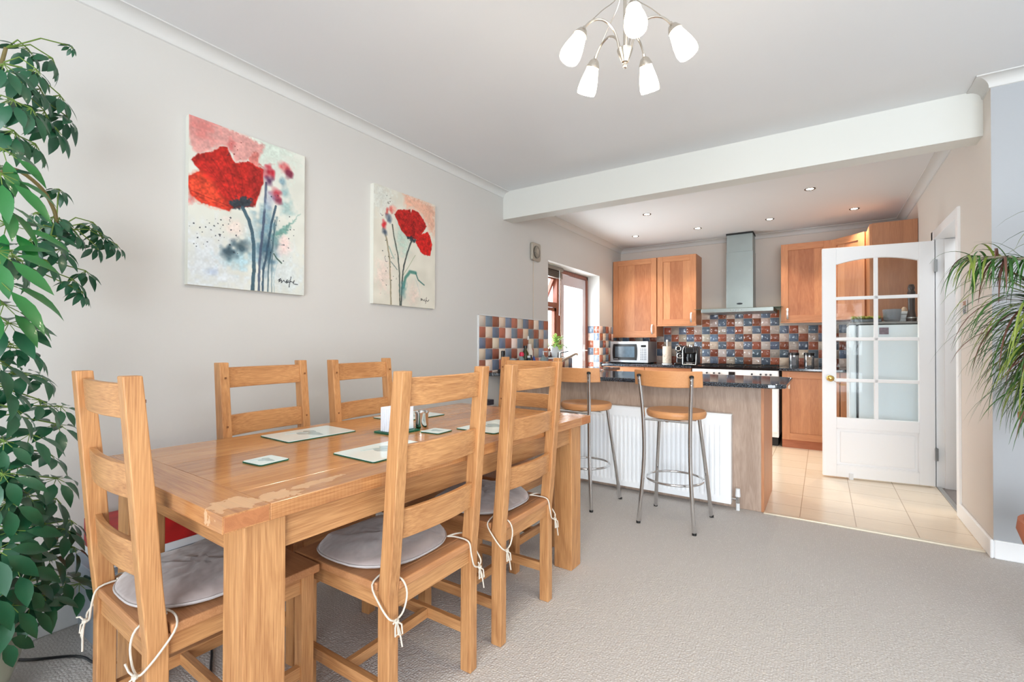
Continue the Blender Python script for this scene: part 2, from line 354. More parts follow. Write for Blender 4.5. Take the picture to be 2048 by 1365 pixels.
# ------------------------------------------------------------------ glazed door standing open
a = R(7.7)
door = tag(thing('door_1', None, None, (W - .012, 5.054, 0)), kind='structure')
door.rotation_euler = (0, 0, math.pi + a)          # local +x runs from the hinge to the free edge, local +y towards the camera
DW, DT = .762, .036
def arch_z(x): return 1.845 + .043 * (1 - ((x - DW / 2) / (DW / 2 - .1)) ** 2)
fr = MB()
fr.box(0, .1, -DT / 2, DT / 2, .012, 1.993); fr.box(DW - .1, DW, -DT / 2, DT / 2, .012, 1.993)
fr.box(.1, DW - .1, -DT / 2, DT / 2, .43, .522); fr.box(.1, DW - .1, -DT / 2, DT / 2, .012, .11)
n = 16
lo = [(.1 + (DW - .2) * i / n, arch_z(.1 + (DW - .2) * i / n)) for i in range(n + 1)]
fr.loft([[(x, y, z) for x, z in lo] + [(DW - .1, y, 1.993), (.1, y, 1.993)] for y in (DT / 2, -DT / 2)])
mt = .014
fr.box(DW / 2 - mt, DW / 2 + mt, -.012, .012, .522, 1.9)
for z in (.845, 1.20, 1.552): fr.box(.1, DW - .1, -.012, .012, z - mt, z + mt)
fr.build('door_frame', W_trim, door, bevel=.003)
MB().box(.1, DW - .1, -.006, .006, .11, .43).build('rear_panel', W_trim, door)
pn = MB(); pn.box(.125, DW - .125, -.014, .014, .135, .405); pn.build('raised_panel', W_trim, door, bevel=.008)
mo = MB()
for q0, q1 in ((.1, .522 - .412), ): pass
for s_ in (-1, 1):
    y0, y1 = (-.018, -.01) if s_ < 0 else (.01, .018)
    mo.box(.1, DW - .1, y0, y1, .11, .118).box(.1, DW - .1, y0, y1, .422, .43).box(.1, .108, y0, y1, .11, .43).box(DW - .108, DW - .1, y0, y1, .11, .43)
mo.build('panel_moulding', W_trim, door)
pane_r = [(.522, .831), (.859, 1.186), (1.214, 1.538), (1.566, None)]
for (z0, z1) in pane_r:
    for x0, x1 in ((.1, DW / 2 - mt), (DW / 2 + mt, DW - .1)):
        g = MB()
        if z1: g.box(x0, x1, -.002, .002, z0, z1)
        else:
            pts = [(x0 + (x1 - x0) * i / 8, arch_z(x0 + (x1 - x0) * i / 8)) for i in range(9)]
            g.loft([[(x, y, z) for x, z in pts] + [(x1, y, z0), (x0, y, z0)] for y in (.002, -.002)])
        g.build('glass_pane', glass, door)
kn = MB()
for s_ in (-1, 1):
    Mx = Matrix.Translation((DW - .052, s_ * DT / 2, .86)) @ Matrix.Rotation(R(-90 * s_), 4, 'X')
    kn.lathe([(.0, 0), (.026, 0), (.026, .004), (.012, .007), (.010, .028), (.021, .038), (.027, .05), (.022, .062), (.008, .068), (0, .068)], 20, M=Mx)
kn.build('door_knob', brass, door)
ky = MB().tube([(DW - .06, .088, .85), (DW - .10, .06, .825), (DW - .125, .04, .81)], .0018, 6).box(DW - .165, DW - .125, .03, .038, .798, .815)
ky.build('key_tag', mat('tan_string', (190, 150, 110), .7), door)
hg = MB()
for z in (.22, 1.74): hg.box(-.016, .004, -.022, .03, z, z + .1); hg.tube([(-.004, .022, z), (-.004, .022, z + .1)], .006, 8)
hg.build('hinge', steel, door)
MB().box(.545, .575, .012, .03, .0, .05).build('door_stop', white_pl, door)

# ------------------------------------------------------------------ kitchen window, back door
dark_frame = wood('mahogany_frame', (150, 88, 66), (104, 54, 40), 2, .35)
w = MB()
xf0, xf1 = -.235, -.17
w.box(xf0, xf1, 4.584, 4.64, 1.0, 2.06).box(xf0, xf1, 5.12, 5.2, 1.0, 2.06).box(xf0, xf1, 4.584, 5.19, 2.0, 2.06).box(xf0, xf1, 4.584, 5.19, 1.0, 1.06)
w.box(xf0, xf1, 4.64, 5.12, 1.60, 1.66)
win = struct('window_1', w, dark_frame, bevel=.004)
cs = MB(); 
for z0, z1 in ((1.065, 1.595),): cs.box(-.225, -.185, 4.64, 4.68, z0, z1).box(-.225, -.185, 5.075, 5.12, z0, z1).box(-.225, -.185, 4.64, 5.12, z0, z0 + .04).box(-.225, -.185, 4.64, 5.12, z1 - .04, z1)
cs.build('casement', dark_frame, win)
Mo = Matrix.Translation((-.2, 0, 1.99)) @ Matrix.Rotation(R(24), 4, 'Y')
cf = MB(); cf.box(-.02, .02, 4.645, 4.685, -.32, 0, M=Mo).box(-.02, .02, 5.075, 5.115, -.32, 0, M=Mo).box(-.02, .02, 4.645, 5.115, -.32, -.28, M=Mo).box(-.02, .02, 4.645, 5.115, -.04, 0, M=Mo)
cf.build('fanlight', dark_frame, win)
MB().box(-.206, -.202, 4.64, 5.12, 1.06, 1.6).build('window_pane', glass, win)
MB().box(-.26, .012, 4.584, 5.19, .985, 1.0).build('window_sill', W_trim, win, bevel=.004)
bl = MB()
for i in range(9): bl.box(-.16, -.125, 4.60, 5.18, 1.955 + i * .009, 1.958 + i * .009)
bl.box(-.165, -.12, 4.595, 5.185, 2.045, 2.085)
blind = bl.build('window_blind', mat('silver_slats', (150, 146, 138), .35, .6)); tag(blind, 'raised silver venetian blind gathered at the top of the kitchen window', 'blind')
MB().tube([(-.118, 5.08, 2.05), (-.116, 5.075, 1.5)], .004, 6).build('tilt_wand', white_pl, blind)
MB().tube([(-.12, 5.12, 2.05), (-.118, 5.12, 1.3), (-.116, 5.16, 1.05)], .002, 6).build('pull_cord', cord_m, blind)
bd = MB()
bd.box(-.24, -.17, 5.2, 5.235, 0, 2.085).box(-.24, -.17, 5.985, 6.03, 0, 2.085).box(-.24, -.17, 5.2, 6.03, 2.04, 2.085)
d2 = struct('door_2', bd, dark_frame, bevel=.004)
upvc = mat('white_door_frame', (205, 196, 200), .35)
dd = MB(); dd.box(-.225, -.185, 5.238, 5.335, .02, 2.035).box(-.225, -.185, 5.885, 5.982, .02, 2.035).box(-.225, -.185, 5.335, 5.885, 1.90, 2.035).box(-.225, -.185, 5.335, 5.885, .02, .18)
dd.build('door_leaf', upvc, d2, bevel=.004)
MB().box(-.207, -.203, 5.335, 5.885, .18, 1.90).build('glass_pane', glass, d2)
hd = MB().box(-.185, -.176, 5.915, 5.945, .93, 1.15).tube([(-.18, 5.93, 1.07), (-.14, 5.93, 1.07), (-.138, 5.83, 1.07)], .009, 8)
hd.build('door_handle', white_pl, d2)
# outside: bright terrace ground and a pale boundary wall, seen blown out through the glass
struct('ground_outside', MB().box(-4.5, -.33, 2.5, 9, -.12, -.06), mat('pale_paving', (225, 222, 216), .8))

# ------------------------------------------------------------------ tiled splashbacks
TC = [(222, 204, 188), (116, 130, 148), (168, 100, 78)]
def tiles(name, parent, O, U, V, Nn, ncol, nrow, pu, pv, off, m, clipu=None, clipv=None, skip=None, th=.007):
    O, U, V, Nn = map(Vector, (O, U, V, Nn)); mb = MB(); mb.col = []; g = .0018
    for r in range(nrow):
        for c in range(ncol):
            if skip and skip(c, r): continue
            u0, u1, v0, v1 = c * pu + g, (c + 1) * pu - g, r * pv + g, (r + 1) * pv - g
            if clipu: u1 = min(u1, clipu)
            if clipv: v1 = min(v1, clipv)
            if u1 - u0 < .008 or v1 - v0 < .008: continue
            k = (c - r + off) % 3; b = np.array(sr(*TC[k])[:3]); q = rnd.uniform(.72, 1.25); tint = np.array([rnd.uniform(.93, 1.08), 1, rnd.uniform(.92, 1.1)])
            cc = list(np.clip(b * q * tint, 0, 1)) + [1]; c2 = list(np.clip(b * q * tint * rnd.uniform(.8, 1.25), 0, 1)) + [1]
            e = .006
            P = [(u0, v0, 0), (u1, v0, 0), (u1, v1, 0), (u0, v1, 0), (u0 + e, v0 + e, th), (u1 - e, v0 + e, th), (u1 - e, v1 - e, th), (u0 + e, v1 - e, th)]
            mb.add([tuple(O + U * x + V * y + Nn * z) for x, y, z in P], [(0, 1, 5, 4), (1, 2, 6, 5), (2, 3, 7, 6), (3, 0, 4, 7), (4, 5, 6, 7)], 0, True)
            mb.col += [cc, cc, c2, c2, cc, cc, c2, c2]
    if U.cross(V).dot(Nn) < 0: mb.f = [list(reversed(f)) for f in mb.f]
    n_t = len(mb.f)
    o = mb.build(name, [m, grout], parent, angle=50); o['kind'] = 'structure'; return o
def groutplate(name, *b): return struct(name, MB().box(*b), grout)
t1 = groutplate('trim_10', 0, .003, 3.31, 4.584, .88, 1.407)
tiles('splashback_tiles', t1, (.003, 3.31, 1.407), (0, 1, 0), (0, 0, -1), (1, 0, 0), 13, 6, .106, .1, 0, tile_flat, clipu=1.272, clipv=.52)
MB().box(.0, .012, 3.302, 3.312, .88, 1.411).box(0, .012, 3.302, 4.584, 1.407, 1.412).build('edge_strip', white_pl, t1)
t2 = groutplate('trim_11', 0, .003, 6.03, YB, .88, 1.407)
tiles('splashback_tiles', t2, (.003, 6.03, 1.407), (0, 1, 0), (0, 0, -1), (1, 0, 0), 8, 6, .106, .1, 0, tile_m, clipv=.52)
t3 = groutplate('trim_12', -.17, 0, 6.027, 6.03, .0, 1.407)
tiles('reveal_tiles', t3, (-.17, 6.027, 1.407), (1, 0, 0), (0, 0, -1), (0, -1, 0), 2, 6, .085, .1, 1, tile_m)
t4 = groutplate('trim_13', 0, .003, 4.584, 5.185, .88, .984)
tiles('sill_tiles', t4, (.003, 4.584, .984), (0, 1, 0), (0, 0, -1), (1, 0, 0), 6, 1, .1, .1, 2, tile_flat)
t5 = struct('trim_14', MB().box(.003, W, YB - .003, YB, .87, 1.412).box(1.164, 2.13, YB - .003, YB, 1.412, 1.60), grout)
tiles('splashback_tiles', t5, (-.0766, YB - .003, 1.60), (1, 0, 0), (0, 0, -1), (0, -1, 0), 33, 7, .1033, .1017, 0, tile_m, skip=lambda c, r: r < 2 and not (12 <= c <= 20) or c < 1 or c > 31)

# ------------------------------------------------------------------ kitchen cabinets
WT = .89
def handle(parent, x, y, z0, z1, name='handle', axis=None):
    pts = []
    for i in range(9):
        t = i / 8; pts.append((x, y - .028 * math.sin(math.pi * t) ** .6 - .002, z0 + (z1 - z0) * t))
    mb = MB()
    rings = [[(p[0] - .009, p[1] - .004, p[2]), (p[0] + .009, p[1] - .004, p[2]), (p[0] + .009, p[1] + .003, p[2]), (p[0] - .009, p[1] + .003, p[2])] for p in pts]
    mb.loft(rings, 0, True); return mb.build(name, mat('satin_handle', (226, 228, 230), .42, .7), parent)
def shaker(parent, x0, x1, z0, z1, y, hx=None, hz=None, name='door', t=.02, sw=.075, M=None):
    """door with its face at y looking to -y; fr materials: stile z-grain, rail x-grain, plank panel"""
    mb = MB(); g = .0015; x0 += g; x1 -= g; z0 += g; z1 -= g
    mb.box(x0, x0 + sw, y, y + t, z0, z1, 0).box(x1 - sw, x1, y, y + t, z0, z1, 0)
    mb.box(x0 + sw, x1 - sw, y, y + t, z0, z0 + sw, 1).box(x0 + sw, x1 - sw, y, y + t, z1 - sw, z1, 1)
    mb.box(x0 + sw, x1 - sw, y + .009, y + t, z0 + sw, z1 - sw, 2)
    o = mb.build(name, [beech[2], beech[0], beech_panel], parent, bevel=.0015, seg=1)
    if hx is not None: handle(o, hx, y, hz, hz + .13)
    return o
def wall_cab(label, x0, x1, z0, z1, hx, y=6.52):
    t = thing('wall_cabinet', label, 'cabinet', ((x0 + x1) / 2, YB, z0), group='wall cabinets along the kitchen back wall'); cx = (x0 + x1) / 2
    X0, X1 = x0 - cx, x1 - cx
    MB().box(X0, X1, y - YB, -.0035, 0, z1 - z0).build('cabinet_body', beech[2], t, bevel=.001, seg=1)
    shaker(t, X0, X1, 0, z1 - z0, y - YB - .02, hx - cx, .03)
    MB().box(X0 - .004, X1 + .004, y - YB - .022, y - YB - .002, -.018, 0).build('pelmet', beech[0], t, bevel=.002)
    return t
wall_cab('tall wall cabinet above the microwave, hanging lower than the one beside it', .012, .640, 1.27, 2.355, .58)
wall_cab('wall cabinet directly left of the extractor hood', .650, 1.160, 1.42, 2.355, 1.10)
wall_cab('wall cabinet directly right of the extractor hood', 2.132, 2.638, 1.43, 2.357, 2.20)
# corner cabinet with angled door
t = thing('corner_wall_cabinet', 'angled corner wall cabinet glowing orange behind the glazed door', 'cabinet', (2.642, 6.52, 1.43))
MB().prism([(0, 0), (.3, -.31), (.66, -.31), (.66, .32), (0, .32)], 0, .925).build('cabinet_body', beech[2], t, bevel=.001, seg=1)
dr = shaker(t, 0, .42, 0, .925, -.02); dr.rotation_euler = (0, 0, R(-45.5)); dr.location = (.0, -.004, 0)
# wall cabinets on right wall, end panel facing the camera
t = thing('side_wall_cabinet', 'wall cabinet on the right wall showing its plain tall end panel', 'cabinet', (W, 5.86, 1.42))
MB().box(-.35, -.004, .02, .34, 0, .935).build('cabinet_body', beech[2], t, bevel=.001, seg=1)
MB().box(-.352, -.004, 0, .02, -.0, .94).build('end_panel', wood('end_panel_wood', (188, 134, 98), (154, 102, 72), 2, .4, 1.3, planks=(0, .11, .3), contrast=.7), t, bevel=.001, seg=1)
mbd = MB().box(-.372, -.352, .0, .34, 0, .935); mbd.build('door', beech[2], t, bevel=.001, seg=1)

def base_cab(label, x0, x1, doors, hx=None, y=6.10, drawer=False):
    t = thing('base_cabinet', label, 'cabinet', ((x0 + x1) / 2, YB, 0), group='base cabinets along the kitchen back wall'); cx = (x0 + x1) / 2
    X0, X1, Y = x0 - cx, x1 - cx, y - YB
    MB().box(X0, X1, Y + .02, -.004, .09, .858).build('cabinet_body', beech[2], t, bevel=.001, seg=1)
    MB().box(X0, X1, Y + .03, Y + .045, 0, .09).build('plinth', wood('plinth_wood', (190, 120, 84), (156, 90, 60), 0, .5, 1.3), t)
    if drawer:
        o = MB().box(X0 + .002, X1 - .002, Y, Y + .02, .715, .855).build('drawer', beech[0], t, bevel=.0015, seg=1)
        MB().tube([(0, Y - .02, .79), (0, Y, .79)], .008, 10).build('drawer_knob', steel, o)
        shaker(t, X0, X1, .09, .71, Y, hx - cx, .56)
    else: shaker(t, X0, X1, .09, .855, Y, hx - cx if hx is not None else None, .66)
    return t
base_cab('base cabinet under the microwave, mostly behind the peninsula', .014, .60, 1, .54, drawer=True)
base_cab('base cabinet between the cooker and the microwave cabinet', .602, 1.185, 1, 1.12, drawer=True)
base_cab('base cabinet right of the cooker with plank-effect door panel', 2.165, 2.70, 1, 2.235)
t = base_cab('base cabinet in the far right kitchen corner behind the glazed door', 2.705, 3.30, 1, 3.2)
def worktop(name, label, poly, z0=.86, z1=WT, bev=.006, group=None):
    o = MB().prism(poly, z0, z1).build(name, granite, bevel=bev); return tag(o, label, 'worktop', group)
worktop('worktop', 'short speckled black worktop under the microwave and coffee machines', [(.004, 6.07), (1.19, 6.07), (1.19, 6.846), (.004, 6.846)])
worktop('worktop', 'speckled black worktop right of the cooker under the steel canisters', [(2.138, 6.07), (3.305, 6.07), (3.305, 6.846), (2.138, 6.846)])

# range cooker
t = thing('range_cooker', 'white range cooker with black gas hob below the extractor hood', 'cooker', (1.665, 6.46, 0))
MB().box(-.468, .468, -.35, .38, .1, .858).build('cooker_body', white_gl, t, bevel=.003)
MB().box(-.46, .46, -.32, .36, 0, .1).build('plinth', blackmat, t)
c = MB().box(-.462, .462, -.372, -.35, .762, .855).build('control_panel', white_gl, t, bevel=.004)
for x in (-.36, -.29, -.21, -.15, .2, .29, .345, .39): MB().tube([(x, -.372, .81), (x, -.398, .81)], .011, 12).build('control_knob', mat('dark_knob', (70, 72, 76), .3), c)
MB().box(-.05, .02, -.375, -.37, .785, .83).build('clock_display', black, c)
for x0, x1 in ((-.46, -.005), (.005, .46)):
    d = MB().box(x0, x1, -.372, -.35, .16, .755).build('oven_door', white_gl, t, bevel=.004)
    MB().tube([(x0 + .05, -.38, .70), (x0 + .05, -.405, .70), (x1 - .05, -.405, .70), (x1 - .05, -.38, .70)], .008, 8).build('door_handle', chrome, d)
MB().box(-.468, .468, -.37, .38, .858, .885).build('hob', mat('black_enamel', (16, 17, 20), .15), t, bevel=.004)
for i in range(5):
    g = MB(); x = -.36 + i * .18; 
    for s_ in (-.06, 0, .06): g.box(x + s_ - .004, x + s_ + .004, -.26, .26, .897, .905)
    for s_ in (-.26, -.13, 0, .13, .26): g.box(x - .075, x + .075, s_ - .004, s_ + .004, .897, .905)
    for a_, b_ in ((-.07, -.25), (.07, -.25), (-.07, .25), (.07, .25)): g.box(x + a_ - .004, x + a_ + .004, b_ - .004, b_ + .004, .885, .9)
    g.build('pan_support', blackmat, t)
# extractor hood
t = thing('extractor_hood', 'stainless steel chimney extractor hood with a glass canopy edge', 'hood', (1.67, YB, 1.56))
gg = MB()
gg.loft([[(x, y, z) for x in (-.49, .49)] + [(x, y, z + .006) for x in (.49, -.49)] for y, z in ((-.55, .035), (-.42, .047), (-.25, .055), (-.004, .058))])
gg.build('glass_canopy', glass_hood, t)
hood_steel = mat('hood_steel', (158, 168, 168), .36, 1, noise=(6, .12))
MB().prism([(-.40, -.57), (.40, -.57), (.40, -.004), (-.40, -.004)], -.008, .038).build('hood_body', hood_steel, t, bevel=.003)
bt = MB(); 
for x in (-.06, -.03, 0, .03, .06): bt.tube([(x, -.57, .016), (x, -.574, .016)], .005, 8)
bt.build('buttons', chrome, t)
MB().box(-.155, .155, -.275, -.004, .062, .78).build('lower_flue', hood_steel, t, bevel=.002)
MB().box(-.15, .15, -.27, -.004, .78, 1.018).build('upper_flue', hood_steel, t, bevel=.002)
MB().box(-.157, .157, -.28, -.0, 1.0, 1.02).build('flue_trim', blackmat, t)
bd_ = MB().lathe([(0, 0), (.028, 0), (.026, .003), (0, .003)], 24, M=Matrix.Translation((-.0, -.275, .115)) @ Matrix.Rotation(R(90), 4, 'X') @ Matrix.Diagonal((1.25, .45, 1, 1)))
bd_.build('badge', mat('dark_badge', (60, 66, 70), .3, .6), t)

# fridge with things on top
t = thing('fridge', 'white fridge seen through the panes of the glazed door', 'fridge', (3.035, 5.58, 0))
fr_m = mat('fridge_white', (214, 226, 234), .35, noise=(3, .01))
MB().box(-.215, .265, -.28, .28, .02, 1.33).build('fridge_body', fr_m, t, bevel=.008)
MB().box(-.228, -.216, -.272, .272, .06, 1.32).build('door_seal', black, t)
MB().box(-.285, -.229, -.28, .28, .04, 1.335).build('fridge_door', fr_m, t, bevel=.015)
MB().box(-.285, .265, -.28, .28, 1.336, 1.356).build('top_cover', mat('grey_top', (120, 120, 120), .4), t, bevel=.008)
mg = MB().box(-.07, -.004, 0, .003, 0, .06); mgo = mg.build('fridge_magnet', mat('purple_grey_photo', (120, 104, 116), .5, noise=(60, .8)), loc=(3.04, 5.296, 1.245)); tag(mgo, 'small purple-grey picture magnet at the top of the fridge side', 'magnet')
t = thing('seedling_tray', 'low black tray of mossy green plants on the fridge', 'tray', (2.88, 5.42, 1.356))
MB().box(-.11, .11, -.1, .1, 0, .03).build('tray', black, t, bevel=.004)
mo = MB()
for i in range(90):
    x, y = rnd.uniform(-.1, .1), rnd.uniform(-.09, .09); r = rnd.uniform(.008, .016)
    mo.lathe([(0, -r), (r * .8, -r * .5), (r, 0), (r * .7, r * .7), (0, r)], 6, c=(x, y, .038 + rnd.uniform(0, .012)))
tag(mo.build('moss', mat('moss_green', (138, 140, 56), .8, noise=(60, .4)), t), kind='stuff')
t = thing('glass_bowl', 'cut glass bowl standing on the fridge', 'bowl', (3.07, 5.42, 1.356))
MB().lathe([(0, 0), (.05, 0), (.06, .02), (.068, .09), (.07, .115), (.066, .115), (.062, .09), (.055, .025), (0, .012)], 20, smooth=False).build('bowl', glassy('cut_glass', (205, 212, 218), 2, .25, (190, 196, 204)), t)
t = thing('white_ornament', 'small white stepped ornament between the glass bowl and dark grinder', 'ornament', (3.165, 5.5, 1.356))
MB().box(-.035, .035, -.03, .03, 0, .03).box(-.028, .028, -.024, .024, .03, .07).box(-.04, .04, -.03, .03, .07, .1).build('body', white_pl, t, bevel=.006)
MB().lathe([(0, 0), (.018, .004), (.02, .02), (.01, .038), (0, .04)], 12, c=(0, 0, .1)).build('finial', mat('beige_clay', (205, 178, 150), .6), t)
t = thing('pepper_mill', 'tall dark wooden pepper mill on the fridge', 'mill', (3.205, 5.42, 1.356))
MB().lathe([(0, 0), (.036, 0), (.038, .03), (.03, .06), (.024, .1), (.026, .22), (.03, .26), (.02, .28), (.026, .3), (.018, .33), (0, .335)], 20).build('body', mat('dark_wood', (58, 46, 42), .35), t)
MB().lathe([(.0385, 0), (.0385, .008), (.036, .008), (.036, 0)], 20, c=(0, 0, .032)).build('steel_ring', steel, t)

# ------------------------------------------------------------------ worktop goods at the back
t = thing('microwave', 'silver microwave oven on the worktop below the tallest wall cabinet', 'microwave', (.285, 6.60, WT))
MB().box(-.27, .27, -.19, .19, .012, .305).build('casing', mat('grey_casing', (150, 150, 154), .35, .4), t, bevel=.004)
mf = mat('silver_front', (206, 210, 216), .3, .25)
MB().box(-.272, .272, -.212, -.191, .01, .307).build('front', mf, t, bevel=.006)
pw = MB(); P = []
for i in range(13): a_ = i / 12; P.append((-.235 + .012 * (2 * a_ - 1) ** 2, .045 + .225 * a_))
for i in range(13): a_ = 1 - i / 12; P.append((.125 - .012 * (2 * a_ - 1) ** 2, .045 + .225 * a_))
pw.loft([[(x, -.2125, z) for x, z in P], [(x, -.216, z) for x, z in P]])
d = pw.build('door_window', black, t)
MB().box(-.195, .085, -.2175, -.2155, .085, .235).build('window_mesh', mat('window_grey', (96, 116, 132), .15, noise=(30, .3)), d)
MB().box(-.215, -.155, -.2175, -.2155, .056, .066).build('maker_mark', mat('silver_print', (170, 174, 180), .4), d)
MB().box(.175, .245, -.2145, -.211, .226, .256).build('display', black, t)
kb = MB()
for i in range(7):
    for x in (.175, .197, .222, .244): kb.box(x - .008, x + .004, -.2145, -.211, .05 + i * .024, .062 + i * .024)
kb.build('keypad', mat('dark_keys', (92, 96, 104), .4), t)
for x in (-.22, .22):
    for y in (-.16, .16): MB().box(x - .015, x + .015, y - .015, y + .015, 0, .014).build('foot', blackmat, t)
t = thing('kitchen_roll_holder', 'white paper roll on an upright holder beside the microwave', 'roll holder', (.80, 6.44, WT))
MB().lathe([(0, 0), (.065, 0), (.065, .01), (.008, .014), (.008, .30), (.014, .305), (.014, .325), (0, .33)], 20).build('stand', white_pl, t)
MB().lathe([(.018, .016), (.058, .016), (.058, .24), (.018, .24)], 28).build('paper_roll', mat('paper_towel', (218, 204, 188), .9, noise=(50, .06)), t)
pr = MB()
for i in range(26):
    a_ = rnd.uniform(180, 360); z = rnd.uniform(.05, .13); r = .0585
    x, y = r * math.cos(R(a_)), r * math.sin(R(a_)); pr.box(x - .003, x + .003, y - .001, y + .001, z, z + .006)
pr.build('printed_pattern', mat('roll_print', (120, 100, 96), .9), t)
t = thing('capsule_coffee_machine', 'slim black capsule coffee machine with round chrome dial', 'coffee machine', (1.02, 6.26, WT))
MB().box(-.05, .05, -.02, .16, .012, .25).box(-.045, .045, -.1, -.02, .175, .25).box(-.05, .05, -.13, -.02, 0, .03).build('body', black, t, bevel=.012)
for z, r in ((.212, .03), (.12, .036)):
    MB().tube([(r * math.cos(q * math.pi / 12), -.102 if z > .2 else -.024, z + r * math.sin(q * math.pi / 12)) for q in range(24)], .0035, 6, closed=True).build('chrome_ring', chrome, t)
MB().lathe([(0, 0), (.012, 0), (.012, .006), (0, .006)], 12, M=Matrix.Translation((0, -.022, .12)) @ Matrix.Rotation(R(90), 4, 'X')).build('emblem', steel, t)
MB().box(-.045, .045, -.03, -.02, .088, .1).build('chrome_bar', chrome, t)
MB().box(-.045, .045, -.128, -.03, .03, .035).build('drip_tray', chrome, t)
MB().lathe([(0, 0), (.018, 0), (.02, .01), (0, .014)], 14, c=(0, -.04, .25)).build('lid_knob', chrome, t)
t = thing('pod_coffee_maker', 'larger black coffee maker with grey trim nearest the cooker', 'coffee machine', (1.20 - .045, 6.28, WT))
MB().box(-.075, .075, -.0, .14, .012, .24).box(-.06, .06, -.13, 0, .15, .235).box(-.075, .075, -.14, 0, .0, .045).build('body', black, t, bevel=.015)
tr = MB(); pts = [(-.078, -.142, .01), (-.078, -.142, .19), (-.07, -.142, .225), (-.05, -.142, .24)]
tr.tube(pts, .004, 6).tube([(.078, -.142, .01), (.078, -.1, .19)], .003, 6).tube([(-.078, -.142, .012), (.078, -.142, .012)], .003, 6)
tr.build('grey_trim', steel, t)
MB().lathe([(0, 0), (.05, 0), (.055, .03), (.05, .09), (.05, .095), (.0, .095)], 18, c=(0, -.07, .046)).build('glass_jug', glassy('smoked_glass', (90, 100, 110), 1.5, .3, (40, 46, 52)), t)
MB().lathe([(0, 0), (.035, 0), (.035, .02), (.03, .03), (0, .03)], 18, c=(0, -.03, .236)).build('top_dial', chrome, t)
tx = bpy.data.curves.new('maker_name', 'FONT'); tx.body = 'BOSCH'; tx.size = .022; tx.align_x = 'CENTER'; tx.extrude = .0005
tmp = bpy.data.objects.new('tmp', tx); COL.objects.link(tmp); bpy.context.view_layer.update(); tme = bpy.data.meshes.new_from_object(tmp.evaluated_get(bpy.context.evaluated_depsgraph_get())); bpy.data.objects.remove(tmp); to = bpy.data.objects.new('maker_name', tme); COL.objects.link(to); to.parent = t; to.location = (0, -.1412, .02); to.rotation_euler = (R(90), 0, 0); tme.materials.clear(); tme.materials.append(mat('white_print', (230, 230, 230), .5))
def canister(x, y, label, photo):
    t = thing('canister', label, 'canister', (x, y, WT), group='steel canisters beside the cooker')
    MB().lathe([(0, 0), (.048, 0), (.05, .004), (.05, .14), (0, .14)], 28).build('body', mat('canister_steel', (190, 192, 196), .15, .9), t)
    MB().lathe([(0, .14), (.053, .14), (.054, .165), (.05, .172), (0, .172)], 28).build('lid', black, t)
    MB().box(-.024, .024, -.052, -.046, .03, .125).build('picture_label', mat(photo, (140, 128, 116) if photo[-1] == 'a' else (90, 92, 98), .5, noise=(50, .6)), t)
canister(2.27, 6.35, 'left of the two black-lidded steel canisters right of the cooker', 'label_b')
canister(2.42, 6.36, 'right of the two black-lidded steel canisters, nearer the glazed door', 'label_a')
t = thing('glass_bottle_rack', 'group of slim clear bottles held in a wire rack by the canisters', 'bottle rack', (2.60, 6.38, WT))
for i, (x, y, h) in enumerate(((-.03, 0, .3), (.035, .02, .26), (0, -.05, .22))):
    MB().lathe([(0, 0), (.024, 0), (.025, .01), (.025, h * .6), (.01, h * .78), (.009, h), (0, h)], 14, c=(x, y, .004)).build('bottle', glassy('bottle_glass' + str(i), (170, 185, 195), 2, .15, (120, 130, 140)), t)
MB().tube([(.075 * math.cos(q * .524), .075 * math.sin(q * .524), .05) for q in range(12)], .002, 6, closed=True).tube([(.075 * math.cos(q * .524), .075 * math.sin(q * .524), .004) for q in range(12)], .002, 6, closed=True).build('wire_rack', chrome, t)

# ------------------------------------------------------------------ peninsula, sink run
pen = [(.016, 3.44), (.06, 3.44), (.1, 3.48)] + [(2.25, 3.48)] + arc((2.265, 3.565), .085, -80, 0, 22)[1:] + [(2.35, 4.30), (2.25, 4.40), (.62, 4.40), (.62, 5.165), (.016, 5.165)]
worktop('worktop', 'large glossy black peninsula worktop behind the two bar stools', pen)
t = thing('peninsula_unit', 'wood-clad peninsula unit with grey-brown back panel facing the room', 'kitchen unit', (1.1, 3.636, 0))
MB().box(-1.083, 1.094, 0, .018, .001, .858).build('back_panel', ash, t, bevel=.001, seg=1)
MB().box(1.094, 1.112, 0, .626, .001, .858).build('end_panel', beech[2], t, bevel=.001, seg=1)
MB().box(-1.083, 1.093, .019, .62, .1, .857).build('carcass', beech[2], t)
MB().box(-1.083, 1.093, .019, .57, .0, .1).build('plinth', MT['plinth_wood'], t)
t = thing('sink_unit', 'base unit under the window side worktop', 'kitchen unit', (.3, 4.70, 0))
MB().box(-.28, .28, -.43, .46, .1, .858).build('carcass', beech[2], t, bevel=.001, seg=1)
MB().box(-.28, .24, -.43, .46, 0, .1).build('plinth', MT['plinth_wood'], t)
t = thing('sink', 'round steel-rimmed inset sink on the peninsula corner behind the left stool', 'sink', (.50, 4.55, WT))
t.location = (.52, 4.33 + .0, WT)
MB().lathe([(.0, .001), (.205, .001), (.212, .006), (.228, .007), (.232, .0), (0, 0)], 40).build('bowl_rim', chrome, t)
MB().lathe([(0, .0015), (.204, .0015), (.205, .003), (0, .003)], 40).build('bowl', mat('dark_bowl', (40, 48, 56), .15, .7), t)
t = thing('mixer_tap', 'steel mixer tap with angled spout below the window', 'tap', (.254, 4.37, WT))
MB().lathe([(0, 0), (.026, 0), (.026, .006), (.021, .01), (.021, .15), (.019, .152), (.019, .175), (0, .177)], 20).build('tap_body', steel, t)
